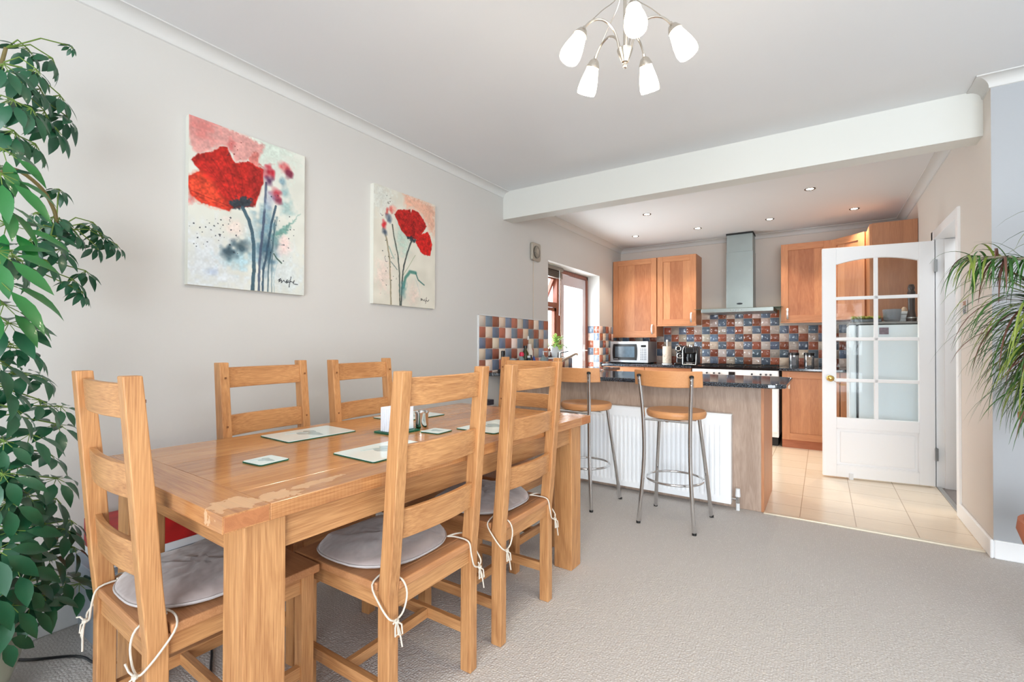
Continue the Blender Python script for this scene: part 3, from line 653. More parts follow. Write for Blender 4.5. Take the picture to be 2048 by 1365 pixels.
MB().tube([(.01, 0, .07), (.06, 0, .10), (.13, 0, .135), (.19, 0, .163), (.205, 0, .162), (.208, 0, .145)], [.014, .013, .012, .011, .011, .01], 12).build('spout', mat('copper_tinted_steel', (222, 190, 164), .4, .4), t)
MB().tube([(0, 0, .17), (.05, 0, .178), (.105, 0, .188)], [.007, .006, .005], 8).build('lever', chrome, t)

# radiator on the peninsula
t = thing('radiator', 'white ridged panel radiator on the peninsula back panel', 'radiator', (1.44, 3.6, 0))
rp = MB(); x0, x1, zb, zt = -.58, .575, .04, .655
prof = []; x = x0 + .03
prof.append((x0, -.03)); prof.append((x0 + .006, -.036)); 
while x < x1 - .06:
    prof += [(x, -.036), (x + .006, -.030), (x + .016, -.030), (x + .022, -.036)]; x += .0333
prof += [(x1 - .006, -.036), (x1, -.03)]
seg = [zb, zb + .035, zb + .055, zt - .085, zt - .065, zt]
front = []
for z, k in zip(seg, (0, 0, 1, 1, 0, 0)): front.append([(px, (py if k or True else py) if k else min(py, -.036) if x0 + .01 < px < x1 - .01 else py, z) for px, py in prof])
nn = len(prof); vs = [p for r in front for p in r]; fs = [(i * nn + a_, i * nn + a_ + 1, (i + 1) * nn + a_ + 1, (i + 1) * nn + a_) for i in range(5) for a_ in range(nn - 1)]
rp.add(vs, fs, 0, False); rp.box(x0, x1, -.029, .02, zb, zt - .004)
rp.box(x0, x0 + .004, -.034, -.03, zb, zt).box(x1 - .004, x1, -.034, -.03, zb, zt)
rp.build('panel', white_gl, t)
gr = MB().box(x0 - .004, x1 + .004, -.034, .022, zt, zt + .008)
gr.build('top_grille', white_gl, t, bevel=.002)
br = MB()
for x in (-.4, .4): br.box(x - .02, x + .02, .02, .035, .1, .6)
br.build('wall_bracket', white_gl, t)
vv = MB().tube([(.575, -.01, .075), (.615, -.01, .075)], .008, 10).tube([(.615, -.01, .0), (.615, -.01, .085)], .009, 10).tube([(.615, -.01, .05), (.615, -.01, .10)], .014, 12)
vo = vv.build('valve', chrome, t)
MB().tube([(.615, -.01, .095), (.615, -.01, .15)], [.017, .014], 14).build('valve_cap', white_pl, vo)
MB().tube([(.615, -.01, .0), (.615, -.01, .06)], .0125, 12).build('pipe_sleeve', white_pl, vo)

# small goods on the window-side worktop
def bottle(name, label, x, y, prof, m, cap=None, cm=None, cat='bottle'):
    t = thing(name, label, cat, (x, y, WT)); MB().lathe(prof, 16).build('body', m, t)
    if cap: MB().lathe(cap, 14).build('cap', cm, t)
    return t
t = thing('cordless_phone', 'black cordless handset standing upright on its charging base', 'phone', (.14, 3.50, WT))
MB().prism(rrect(-.04, .04, -.04, .04, .02), 0, .03).build('charging_base', black, t, bevel=.004)
MB().prism(rrect(-.012, .012, -.022, .022, .01), .02, .20).build('handset', mat('gloss_black', (20, 20, 24), .12), t, bevel=.006)
MB().box(.0125, .0135, -.004, .004, .05, .16).build('chrome_edge', chrome, t)
MB().tube([(.03, -.03, .008), (.05, -.06, .01), (.02, -.07, .025), (-.02, -.05, .012)], .003, 6).build('phone_cord', black, t)
bottle('storage_jar', 'small clear glass jar at the left of the bottles below the tiles', .10, 3.72, [(0, 0), (.035, 0), (.038, .01), (.038, .09), (.03, .12), (.0, .13)], glassy('jar_glass', (215, 225, 225), 1.5, .3, (220, 226, 226)), cat='jar')
bottle('spray_bottle', 'clear bottle with a bright red cap beside the dark sauce bottles', .17, 3.765, [(0, 0), (.025, 0), (.026, .01), (.026, .12), (.012, .145), (0, .145)], glassy('spray_glass', (210, 225, 225), 1, .3, (200, 220, 220)), [(0, .145), (.02, .145), (.024, .165), (.016, .185), (0, .185)], mat('red_plastic', (214, 40, 76), .4))
bottle('oil_bottle', 'tall dark green oil bottle with black cap, tallest dark one by the tiles', .11, 3.93, [(0, 0), (.032, 0), (.033, .01), (.033, .17), (.014, .205), (.013, .22), (0, .22)], mat('olive_glass', (58, 62, 30), .15), [(0, .22), (.018, .22), (.018, .245), (0, .245)], black)
bottle('sauce_bottle', 'short dark sauce bottle in front of the oil bottle', .21, 3.83, [(0, 0), (.025, 0), (.026, .01), (.026, .11), (.014, .13), (0, .13)], mat('dark_teal_glass', (26, 48, 54), .15), [(0, .13), (.016, .13), (.016, .15), (0, .15)], mat('pale_cap', (196, 206, 206), .4))
bottle('sauce_bottle', 'small dark brown bottle between the sauce bottle and the blue bottle', .19, 3.90, [(0, 0), (.02, 0), (.021, .01), (.021, .12), (.012, .14), (0, .14)], mat('brown_glass', (60, 26, 30), .15), [(0, .14), (.012, .14), (.012, .155), (0, .155)], black)
bottle('detergent_bottle', 'tall plain white bottle standing against the tiles', .06, 4.09, [(0, 0), (.034, 0), (.035, .01), (.035, .19), (.022, .225), (.02, .26), (0, .262)], mat('cream_bottle', (226, 216, 204), .4))
bottle('blue_bottle', 'small blue bottle right of the dark bottles below the tiles', .17, 3.99, [(0, 0), (.022, 0), (.024, .02), (.024, .09), (.01, .13), (0, .15)], mat('blue_plastic', (48, 78, 150), .3))
t = thing('soap_dispenser', 'clear pump soap dispenser nearest the window', 'dispenser', (.16, 4.20, WT))
MB().lathe([(0, 0), (.03, 0), (.033, .01), (.033, .11), (.015, .14), (.012, .15), (0, .15)], 18).build('bottle', glassy('dispenser_glass', (205, 225, 228), 1.5, .25, (200, 222, 226)), t)
MB().tube([(0, 0, .15), (0, 0, .185)], .006, 8).box(-.006, .045, -.007, .007, .18, .19).build('pump', white_pl, t)
t = thing('potted_plant', 'small leafy plant in a white pot on the kitchen window sill', 'plant', (-.075, 4.93, 1.0))
MB().lathe([(0, 0), (.055, 0), (.058, .01), (.078, .125), (.082, .13), (.076, .13), (.07, .115), (0, .115)], 24).build('pot', white_gl, t)
lf = MB()
def leaf(mb, o, d, nrm, L, Wd, bend=.3, mi=0, seg=4, fold=.15):
    o = Vector(o); d = Vector(d).normalized(); nv = Vector(nrm); nv = (nv - d * nv.dot(d)); nv = nv.normalized() if nv.length > 1e-4 else d.orthogonal().normalized(); sd = d.cross(nv)
    vs = []
    for i in range(seg + 1):
        t_ = i / seg; w_ = Wd * .5 * math.sin(math.pi * (t_ ** .8)) if 0 < i < seg else 0
        c_ = o + d * L * t_ * (1 - .1 * t_) - nv * (bend * L * t_ * t_)
        vs += [c_ - sd * w_ + nv * w_ * fold, c_, c_ + sd * w_ + nv * w_ * fold]
    fs = []
    for i in range(seg):
        b = i * 3; 
        if i == 0: fs += [(b + 1, b + 3, b + 4), (b + 1, b + 4, b + 5)]
        elif i == seg - 1: fs += [(b, b + 4, b + 1), (b + 1, b + 4, b + 2)]
        else: fs += [(b, b + 3, b + 4, b + 1), (b + 1, b + 4, b + 5, b + 2)]
    mb.add([tuple(v) for v in vs], fs, mi, True)
for i in range(110):
    a_ = rnd.uniform(0, 2 * math.pi); e = rnd.uniform(-.1, 1.3); d_ = Vector((math.cos(a_) * math.cos(e), math.sin(a_) * math.cos(e), math.sin(e)))
    o_ = Vector((0, 0, .13)) + d_ * rnd.uniform(.03, .12); leaf(lf, o_, d_ + Vector((0, 0, -.5)), (0, 0, 1), rnd.uniform(.045, .07), .034)
def leaf_mat(name, c, c2, rough=.35, tr=.15):
    m = mat(name, c, .42, noise=(9, .3)); p = m.node_tree.nodes['Principled BSDF']; p.inputs['Coat Weight'].default_value = .15
    return m
tag(lf.build('foliage', leaf_mat('bright_leaf', (140, 172, 84), 0), t), kind='stuff')
t = thing('window_sill_clock', 'small dark round-faced clock beside the white plant pot', 'clock', (-.10, 4.77, 1.0))
MB().box(-.02, .02, -.035, .035, 0, .012).lathe([(0, 0), (.035, 0), (.035, .02), (0, .02)], 20, M=Matrix.Translation((-.01, 0, .045)) @ Matrix.Rotation(R(90), 4, 'Y')).build('clock_body', mat('slate_grey', (88, 92, 102), .4), t)
MB().lathe([(0, 0), (.028, 0), (.028, .001), (0, .001)], 20, M=Matrix.Translation((.0105, 0, .045)) @ Matrix.Rotation(R(90), 4, 'Y')).build('clock_face', white_pl, t)

# wall fittings
t = thing('extractor_fan', 'square silver extractor fan on the wall above the tiles', 'fan', (0, 4.283, 2.125))
MB().prism(rrect(-.09, .09, -.095, .095, .025), 0, .03, M=Matrix.Rotation(R(90), 4, 'Z') @ Matrix.Rotation(R(90), 4, 'X')).build('housing', mat('champagne_metal', (176, 170, 158), .35, .6), t, bevel=.008)
fm = Matrix.Translation((.031, 0, 0)) @ Matrix.Rotation(R(90), 4, 'Y')
MB().lathe([(0, 0), (.066, 0), (.066, .002), (0, .002)], 32, M=fm).build('fan_recess', black, t)
bl_ = MB()
for i in range(24):
    a_ = R(i * 15); bl_.box(.028, .064, -.003, .003, .002, .006, M=fm @ Matrix.Rotation(a_, 4, 'Z'))
bl_.lathe([(0, .002), (.03, .002), (.028, .012), (0, .014)], 20, M=fm).build('grille', mat('champagne_metal'), t)
MB().tube([(.006, -.03, -.09), (.006, -.03, -.71)], .0035, 6).build('pull_cord', mat('tan_cord', (200, 186, 170), .7), t)
t = thing('light_switch', 'chrome light switch on the wall beside the doorway', 'switch', (W, 4.10, 1.39))
MB().box(-.008, -.0, -.043, .043, -.043, .043).build('plate', chrome, t, bevel=.003)
MB().box(-.012, -.008, -.008, .008, -.012, .012).build('rocker', white_pl, t, bevel=.001)
t = thing('wall_socket', 'small white thermostat box low on the tiled left wall', 'socket', (.010, 4.14, 1.215))
MB().loft([[(0, -.012, -.02), (0, .012, -.02), (0, .002, .02), (0, -.002, .02)], [(.012, -.01, -.018), (.012, .01, -.018), (.012, .002, .016), (.012, -.002, .016)]]).build('hook', white_pl, t)
t['label'] = 'tiny white triangular hook stuck on a blue tile'; t['category'] = 'hook'; t.name = 'wall_hook'

# downlights
def downlight(x, y, label):
    t = thing('downlight', label, 'downlight', (x, y, HK), group='recessed kitchen ceiling lights')
    MB().lathe([(.03, -.001), (.044, -.004), (.046, 0), (.03, 0)], 24).build('bezel', mat('bronze_bezel', (74, 60, 50), .3, .8), t)
    MB().lathe([(0, -.0012), (.03, -.0012), (.03, -.0005), (0, -.0005)], 20).build('lamp', lampdisc, t)
    d = bpy.data.lights.new('downlight_beam', 'SPOT'); d.energy = 34; d.color = (1, .84, .66); d.spot_size = R(95); d.spot_blend = .6; d.shadow_soft_size = .03
    o = bpy.data.objects.new('downlight_beam', d); COL.objects.link(o); o.location = (x, y, HK - .012)
for x, y, l in ((.49, 6.07, 'recessed ceiling light nearest the kitchen left wall'), (1.27, 6.07, 'recessed ceiling light left of the extractor hood, back row'), (2.05, 6.07, 'recessed ceiling light right of the extractor hood, back row'),
    (2.83, 6.09, 'recessed ceiling light in front of the far right corner cabinets'), (.94, 5.12, 'front-row recessed ceiling light on the window side'), (2.455, 5.10, 'front-row recessed ceiling light on the doorway side')): downlight(x, y, l)

# ------------------------------------------------------------------ dining table
TH = .77
tb = thing('dining_table', 'long solid oak dining table with worn patches at its near corner', 'table', (1.0447, 1.4193, 0), -1.6)
HX, HY = .45, .904; yj = HY - .104
WEAR = [[[0.345, -0.882], [0.339, -0.858], [0.349, -0.83], [0.391, -0.799], [0.424, -0.81], [0.435, -0.838], [0.411, -0.864], [0.393, -0.887]],
 [[0.354, -0.781], [0.37, -0.74], [0.39, -0.707], [0.415, -0.708], [0.427, -0.747], [0.446, -0.765], [0.433, -0.798], [0.388, -0.786]],
 [[0.356, -0.7], [0.362, -0.656], [0.371, -0.607], [0.402, -0.627], [0.397, -0.671], [0.376, -0.699]],
 [[0.362, -0.701], [0.347, -0.638], [0.366, -0.574], [0.394, -0.558], [0.391, -0.616], [0.385, -0.661], [0.372, -0.7]]]
top_l = wood('table_top_wood', (204, 148, 96), (152, 98, 58), 1, .16, planks=(0, .15, .28), spec=.55)
def add_wear(m, rects):
    """pale dull spill stains on the varnish, with their own noisy outline"""
    nt = m.node_tree; N = nt.nodes.new; L = nt.links.new; p = nt.nodes['Principled BSDF']; tc = N('ShaderNodeTexCoord')
    ns = N('ShaderNodeTexNoise'); ns.inputs['Scale'].default_value = 26; ns.inputs['Detail'].default_value = 3; L(tc.outputs['Object'], ns.inputs['Vector'])
    acc = None
    for (cx, cy, rx, ry) in rects:
        mp = N('ShaderNodeMapping'); mp.inputs['Location'].default_value = (-cx / rx, -cy / ry, 0); mp.inputs['Scale'].default_value = (1 / rx, 1 / ry, 0)
        L(tc.outputs['Object'], mp.inputs['Vector']); ln = N('ShaderNodeVectorMath'); ln.operation = 'LENGTH'; L(mp.outputs[0], ln.inputs[0])
        ml = N('ShaderNodeMath'); ml.operation = 'MULTIPLY_ADD'; ml.inputs[1].default_value = 2.4; L(ns.outputs['Fac'], ml.inputs[0]); L(ln.outputs['Value'], ml.inputs[2])
        lt = N('ShaderNodeMapRange'); lt.inputs['From Min'].default_value = 2.18; lt.inputs['From Max'].default_value = 2.26; lt.inputs['To Min'].default_value = 1; lt.inputs['To Max'].default_value = 0; L(ml.outputs[0], lt.inputs['Value'])
        if acc is None: acc = lt.outputs[0]
        else:
            mx = N('ShaderNodeMath'); mx.operation = 'MAXIMUM'; L(acc, mx.inputs[0]); L(lt.outputs[0], mx.inputs[1]); acc = mx.outputs[0]
    src = p.inputs['Base Color'].links[0].from_socket; mc = N('ShaderNodeMix'); mc.data_type = 'RGBA'; mc.inputs['B'].default_value = sr(224, 190, 152)
    k = N('ShaderNodeMath'); k.operation = 'MULTIPLY'; k.inputs[1].default_value = .55; L(acc, k.inputs[0]); L(k.outputs[0], mc.inputs['Factor'])
    L(src, mc.inputs['A']); L(mc.outputs['Result'], p.inputs['Base Color'])
    rr = N('ShaderNodeMapRange'); rr.inputs['To Min'].default_value = p.inputs['Roughness'].default_value; rr.inputs['To Max'].default_value = .55; L(acc, rr.inputs['Value']); L(rr.outputs[0], p.inputs['Roughness'])
stains = [(.385, -.85, .045, .05), (.40, -.755, .036, .045), (.385, -.655, .018, .065), (.376, -.63, .014, .07)]
add_wear(top_l, stains)
end_m = wood('table_end_wood', (200, 144, 92), (150, 96, 58), 0, .18, spec=.55); add_wear(end_m, stains)
tp = MB(); ws = (-.45, -.30, -.15, 0, .15, .30, .45)
for a_, b_ in zip(ws[:-1], ws[1:]): tp.box(a_ + (.0004 if a_ > -.44 else 0), b_ - (.0004 if b_ < .44 else 0), -yj + .0006, yj - .0006, .7305, TH, 0)
tp.build('tabletop_boards', top_l, tb, bevel=.0012, seg=1)
for s_ in (-1, 1):
    ya, yb = sorted((s_ * yj, s_ * HY)); o = MB().box(-HX, HX, ya, yb, .7305, TH)
    for e in (-1, 1): o.box(*sorted((e * (HX - .002), e * (HX + .0003))), ya + .003, yb - .003, .7335, TH - .003, 1)
    o.build('breadboard_end', [end_m, oak_end], tb, bevel=.003)
LS = .1; LX, LY = HX - .028, HY - .058
for sx in (-1, 1):
    for sy in (-1, 1):
        MB().box(min(sx * LX, sx * (LX - LS)), max(sx * LX, sx * (LX - LS)), min(sy * LY, sy * (LY - LS)), max(sy * LY, sy * (LY - LS)), 0, .7304).build('leg', oak[2], tb, bevel=.003)
for s_ in (-1, 1):
    MB().box(min(s_ * (LX - .012), s_ * (LX - .037)), max(s_ * (LX - .012), s_ * (LX - .037)), -(LY - LS), LY - LS, .64, .7304).build('apron', oak[1], tb, bevel=.002)
    MB().box(-(LX - LS), LX - LS, min(s_ * (LY - .012), s_ * (LY - .037)), max(s_ * (LY - .012), s_ * (LY - .037)), .64, .7304).build('apron', oak[0], tb, bevel=.002)

# ------------------------------------------------------------------ dining chairs
RK = lambda z: 0 if z < .38 else -.052 * (z - .38) / .687
CW, PW, PD = .205, .038, .045
chair = thing('dining_chair', 'x', 'chair', (0, 0, 0), 0, 'oak ladder-back dining chairs')
for s_ in (-1, 1):
    x0, x1 = (CW - PW, CW) if s_ > 0 else (-CW, -CW + PW)
    rings = []
    for z in (0, .2, .38, .42, .55, .8, 1.067):
        y = RK(z) if z > .43 else -.0 * z; tpz = 0
        rings.append([(x0, y, z), (x1, y, z), (x1, y + PD - (.006 if z > 1 else 0), z), (x0, y + PD - (.006 if z > 1 else 0), z)])
    MB().loft(rings).build('back_post', oak[2], chair, bevel=.003)
    MB().box(*((CW - .042, CW - .002) if s_ > 0 else (-CW + .002, -CW + .042)), .388, .428, 0, .434).build('leg', oak[2], chair, bevel=.002)
    MB().box(*((CW - .03, CW - .01) if s_ > 0 else (-CW + .01, -CW + .03)), PD - .004, .402, .382, .434).build('side_rail', oak[1], chair, bevel=.001, seg=1)
    MB().box(*((CW - .031, CW - .009) if s_ > 0 else (-CW + .009, -CW + .031)), PD - .003, .402, .125, .163).build('side_stretcher', oak[1], chair, bevel=.002)
MB().box(-CW + PW, CW - PW, .008, .028, .382, .434).build('back_rail', oak[0], chair, bevel=.001, seg=1)
MB().box(-CW + .042, CW - .042, .412, .432, .382, .434).build('front_rail', oak[0], chair, bevel=.001, seg=1)
MB().box(-CW + .031, CW - .031, .205, .227, .127, .161).build('cross_stretcher', oak[0], chair, bevel=.002)
st = MB(); n = 10
sec = lambda y, hx, z0, z1: [(-hx, y, z0), (hx, y, z0), (hx, y, z1), (-hx, y, z1)]
st.loft([sec(-.001, CW - PW - .001, .4345, .459), sec(PD + .003, CW - PW - .001, .4345, .459)])
st.loft([sec(PD + .003, CW + .003, .4345, .459), sec(.25, CW + .005, .4345, .457), sec(.442, CW + .007, .4345, .46)])
st.build('seat', wood('oak_seat', (196, 142, 98), (162, 108, 68), 0, .4, planks=(1, .11, .25)), chair, bevel=.004)
for z0, z1 in ((.579, .664), (.77, .853), (.964, 1.047)):
    rings = []
    for i in range(13):
        x = (-1 + 2 * i / 12) * (CW - PW + .006); bow = -.016 * (1 - (x / (CW - PW)) ** 2); crest = .0
        f = lambda z: RK(z) + .014 + bow
        rings.append([(x, f(z0), z0), (x, f(z0) + .017, z0), (x, f(z1) + .017, z1 + crest), (x, f(z1), z1 + crest)])
    MB().loft(rings, 0, True).build('slat', oak[0], chair, bevel=.002, angle=30)
pg = MB()
for s_ in (-1, 1):
    for z in (1.005, .81, .62):
        x = s_ * (CW - PW / 2); y = RK(z) + PD; pg.box(x - .004, x + .004, y - .001, y + .0006, z - .004, z + .004)
pg.build('peg', mat('dark_peg', (120, 74, 40), .6), chair)
chair.location = (1.017, .461, 0); chair.rotation_euler = (0, 0, R(-1.5)); chair['label'] = 'oak chair at the near end of the table with pale cushion, beside the leafy plant'
copy_thing(chair, (1.527, 1.121, 0), 90.4, 'oak chair in the middle foreground, its back to the camera over the table side')
copy_thing(chair, (1.531, 1.668, 0), 90.4, 'oak chair on the room side of the table, nearest the bar stools')
copy_thing(chair, (.535, 1.126, 0), -84, 'oak chair against the wall below the larger poppy painting')
copy_thing(chair, (.565, 1.621, 0), -84, 'oak chair against the wall between the two poppy paintings')
copy_thing(chair, (1.075, 2.40, 0), 179, 'oak chair at the far end of the table facing the camera')

# seat cushions with tie cords
def cushion_outline(n=48):
    P = []
    for i in range(n):
        a_ = 2 * math.pi * i / n; c_, s_ = math.cos(a_), math.sin(a_)
        e = 2 / 3.1; x = .20 * abs(c_) ** e * (1 if c_ > 0 else -1); y = .185 * abs(s_) ** e * (1 if s_ > 0 else -1)
        if y < 0: x *= 1 - .28 * (-y / .185) ** 2
        else: x *= 1 + .02 * (y / .185)
        P.append((x, y + .232))
    return P
def cushion(loc, rz, label, seed, sx=0, sy=0):
    r_ = random.Random(seed); t = thing('seat_cushion', label, 'cushion', loc, rz, 'taupe velvet seat cushions on the chairs')
    out = [(x + sx, y + sy) for x, y in cushion_outline()]; z0 = .4605; c_ = (sx, .232 + sy); mb = MB(); rings = []
    lv = [(0.0, .002), (.96, .002), (1.0, .012), (.985, .02), (.93, .028), (.8, .036), (.6, .041), (.35, .043), (.12, .043)]
    for s_, z in lv:
        ring = []
        for i, (x, y) in enumerate(out):
            k = max(s_, .001); w_ = (.0035 * math.sin(i * .9 + seed + s_ * 9) + .004 * math.sin(i * .39 + seed * 2 + s_ * 14)) * (1 if z > .02 else 0)
            ring.append((c_[0] + (x - c_[0]) * k, c_[1] + (y - c_[1]) * k, z0 + z + w_))
        rings.append(ring)
    mb.loft(rings, 0, True); pad = mb.build('pad', velvet, t, angle=80)
    MB().tube([(c_[0] + (x - c_[0]) * 1.004, c_[1] + (y - c_[1]) * 1.004, z0 + .011) for x, y in out], .0035, 6, closed=True).build('piping', piping_m, t)
    for s_ in (-1, 1):
        x = s_ * (CW + .008); q = s_
        cd = MB()
        a0 = (s_ * .130 + sx, .075 + sy, z0 + .012)
        # outer strand droops round the side of the post, inner strand crosses behind it
        cd.tube(smooth_path([a0, (s_ * .17, .062, z0 + .012), (s_ * (CW + .012), .055, z0 - .005), (s_ * (CW + .014), .02, z0 - .05), (s_ * (CW + .008), -.010, z0 - .082), (s_ * (CW - .012), -.014, z0 - .095)]), .0027, 7)
        cd.tube(smooth_path([a0, (s_ * .155, .055, z0 + .006), (s_ * .155, .0, z0 + .002), (s_ * .150, -.016, z0 - .035), (s_ * .165, -.017, z0 - .08), (s_ * (CW - .012), -.016, z0 - .095)]), .0027, 7)
        k0 = Vector((s_ * (CW - .012), -.02, z0 - .095))
        cd.lathe([(0, -.007), (.007, -.003), (.007, .004), (0, .008)], 8, c=tuple(k0))
        for dx, dz, L_ in ((.016, .03, 0), (-.014, .026, 0)):
            cd.tube([tuple(k0 + Vector(p)) for p in ((0, 0, 0), (dx * .8, -.006, -dz * .4), (dx * .9, -.008, -dz * 1.3), (dx * .1, -.008, -dz * 1.2), (0, 0, 0))], .0024, 6)
        cd.tube([tuple(k0), tuple(k0 + Vector((.006, -.006, -.03))), tuple(k0 + Vector((.014, -.008, -.075)))], .0024, 6)
        cd.tube([tuple(k0), tuple(k0 + Vector((-.012, -.008, .012))), tuple(k0 + Vector((-.024, -.012, .018 + .01 * s_)))], .0024, 6)
        cd.build('tie_cord', cord_m, t)
    return t
cushion((1.017, .461, 0), -1.5, 'grey-taupe velvet cushion on the chair at the near end of the table', 1, -.02, -.036)
cushion((1.527, 1.121, 0), 90.4, 'taupe velvet cushion on the middle foreground chair', 4)
cushion((1.531, 1.668, 0), 90.4, 'taupe velvet cushion on the chair nearest the bar stools', 8)

# ------------------------------------------------------------------ bar stools
stl = thing('bar_stool', 'bar stool on the right, in front of the radiator, both back legs in view', 'stool', (1.735, 3.165, 0), -2, 'chrome and beech bar stools')
for s_ in (-1, 1):
    l = MB().tube(smooth_path([(s_ * .173, -.19, .0), (s_ * .152, -.176, .27), (s_ * .143, -.168, .47), (s_ * .147, -.178, .70), (s_ * .158, -.198, .88), (s_ * .163, -.208, .95)]), .0125, 12).build('back_leg', chrome, stl)
    MB().lathe([(0, 0), (.0135, 0), (.0135, .012), (.008, .016), (0, .017)], 12, c=(s_ * .163, -.2085, .943)).lathe([(0, -.002), (.0135, -.002), (.0135, .012), (0, .013)], 12, c=(s_ * .173, -.19, .002)).build('end_cap', blackmat, l)
    sc = MB()
    for z, y in ((.93, -.218), (.90, -.213)): sc.lathe([(0, 0), (.005, 0), (.004, .003), (0, .004)], 8, M=Matrix.Translation((s_ * .161, y, z)) @ Matrix.Rotation(R(90), 4, 'X'))
    sc.build('screws', chrome, l)
    l = MB().tube(smooth_path([(s_ * .187, .19, .0), (s_ * .165, .155, .27), (s_ * .14, .115, .55), (s_ * .13, .1, .672)]), .0125, 12).build('front_leg', chrome, stl)
    MB().lathe([(0, -.002), (.0135, -.002), (.0135, .012), (0, .013)], 12, c=(s_ * .187, .19, .002)).build('end_cap', blackmat, l)
MB().tube([(.176 * math.cos(q * math.pi / 24), .005 + .176 * math.sin(q * math.pi / 24), .27) for q in range(48)], .0075, 10, closed=True).build('foot_ring', chrome, stl)
MB().lathe([(0, .674), (.168, .674), (.181, .681), (.187, .70), (.185, .714), (.178, .722), (.12, .720), (.06, .716), (0, .715)], 48, c=(.01, .0, 0)).build('seat', stool_wood, stl)
MB().box(-.14, .14, -.01, .01, .658, .674).box(-.01, .01, -.16, .12, .658, .674).tube([(-.147, -.172, .668), (0, -.16, .668), (.147, -.172, .668)], .008, 8).build('seat_support', chrome, stl)
rings = []
for i in range(17):
    q = -1 + i / 8; x = .212 * q; y = -.236 + .085 * q * q; cst = .984; b = .88 + .006 * q * q
    sl = lambda z: (z - .93) * -.15
    rings.append([(x, y + sl(b), b), (x, y + .012 + sl(b), b), (x, y + .012 + sl(cst), cst), (x, y + sl(cst), cst)])
MB().loft(rings, 0, True).build('backrest', stool_wood, stl, bevel=.004, angle=30)
copy_thing(stl, (1.079, 3.205, 0), -8, 'bar stool on the left, partly hidden by the far end of the dining table')

# ------------------------------------------------------------------ table ware
mat_face = mat('white_glass_mat', (222, 234, 232), .06, noise=(9, .05)); motif = mat('grey_ink_motif', (168, 186, 186), .1, noise=(40, .4))
def glass_mat(name, label, cx, cy, sx, sy, rz, group, flower=True):
    t = thing(name, label, 'placemat' if name == 'placemat' else 'coaster', (cx, cy, TH + .0005), rz, group)
    MB().prism(rrect(-sx / 2, sx / 2, -sy / 2, sy / 2, .01), 0, .0035).build('glass_base', glass_dk, t)
    MB().prism(rrect(-sx / 2 + .002, sx / 2 - .002, -sy / 2 + .002, sy / 2 - .002, .009), .0036, .0046).build('printed_face', mat_face, t)
    k = min(sx, sy) * .22; f = MB(); P = []
    for i in range(24):
        a_ = 2 * math.pi * i / 24; r = k * (1 + .25 * math.sin(3 * a_ + 1) + .1 * math.sin(7 * a_)); P.append((r * math.cos(a_) * 1.3, r * math.sin(a_) * .8))
    f.prism(P, .0047, .0049)
    f.tube([(-k * .2, 0, .0049), (-k * .9, -k * .8, .0049), (-k * 1.1, -k * 1.6, .0049)], .0012, 5)
    f.build('flower_print', motif, t); return t
GP = 'glass placemats on the dining table'; GC = 'glass coasters on the dining table'
glass_mat('placemat', 'white glass placemat in front of the chair below the larger painting', .775, 1.165, .215, .30, -2, GP)
glass_mat('placemat', 'white glass placemat on the room side, partly behind the middle chair post', 1.275, 1.14, .215, .30, -1.6, GP)
glass_mat('placemat', 'white glass placemat behind the napkin holder on the wall side', .765, 1.74, .215, .30, -3, GP)
glass_mat('placemat', 'white glass placemat seen between the two room-side chairs', 1.31, 1.74, .215, .30, -2, GP)
glass_mat('coaster', 'white glass coaster alone near the near end of the table', 1.072, .818, .10, .10, 4, GC)
glass_mat('coaster', 'white glass coaster right of the steel sugar pot', 1.17, 1.50, .10, .10, 3, GC)
t = thing('napkin_holder', 'clear green-edged glass napkin holder in the middle of the table', 'napkin holder', (1.035, 1.405, TH), -2)
MB().box(-.06, .06, -.075, .075, .0, .008).build('glass_base', glass_dk, t, bevel=.001, seg=1)
MB().box(-.04, -.034, -.07, .07, .0082, .022).box(.034, .04, -.07, .07, .0082, .022).build('glass_clip', glass, t)
nk = thing('napkin_stack', 'upright stack of white napkins held in the glass holder', 'napkins', (1.035, 1.405, TH), -2)
for i in range(5):
    MB().box(-.031 + i * .0125, -.0205 + i * .0125, -.065, .065, .0085, .11 - .002 * (i % 2)).build('napkin', mat('napkin_paper', (226, 232, 240), .9), nk, bevel=.003)
t = thing('sugar_pot', 'small polished steel pot with lid behind the napkin holder', 'pot', (1.07, 1.515, TH))
MB().lathe([(0, 0), (.028, 0), (.029, .003), (.028, .066), (.031, .072), (.031, .077), (.024, .078), (.024, .074), (0, .074)], 28).build('pot', chrome, t)
MB().lathe([(.0, .078), (.019, .078), (.018, .082), (0, .083)], 20).build('lid', steel, t)

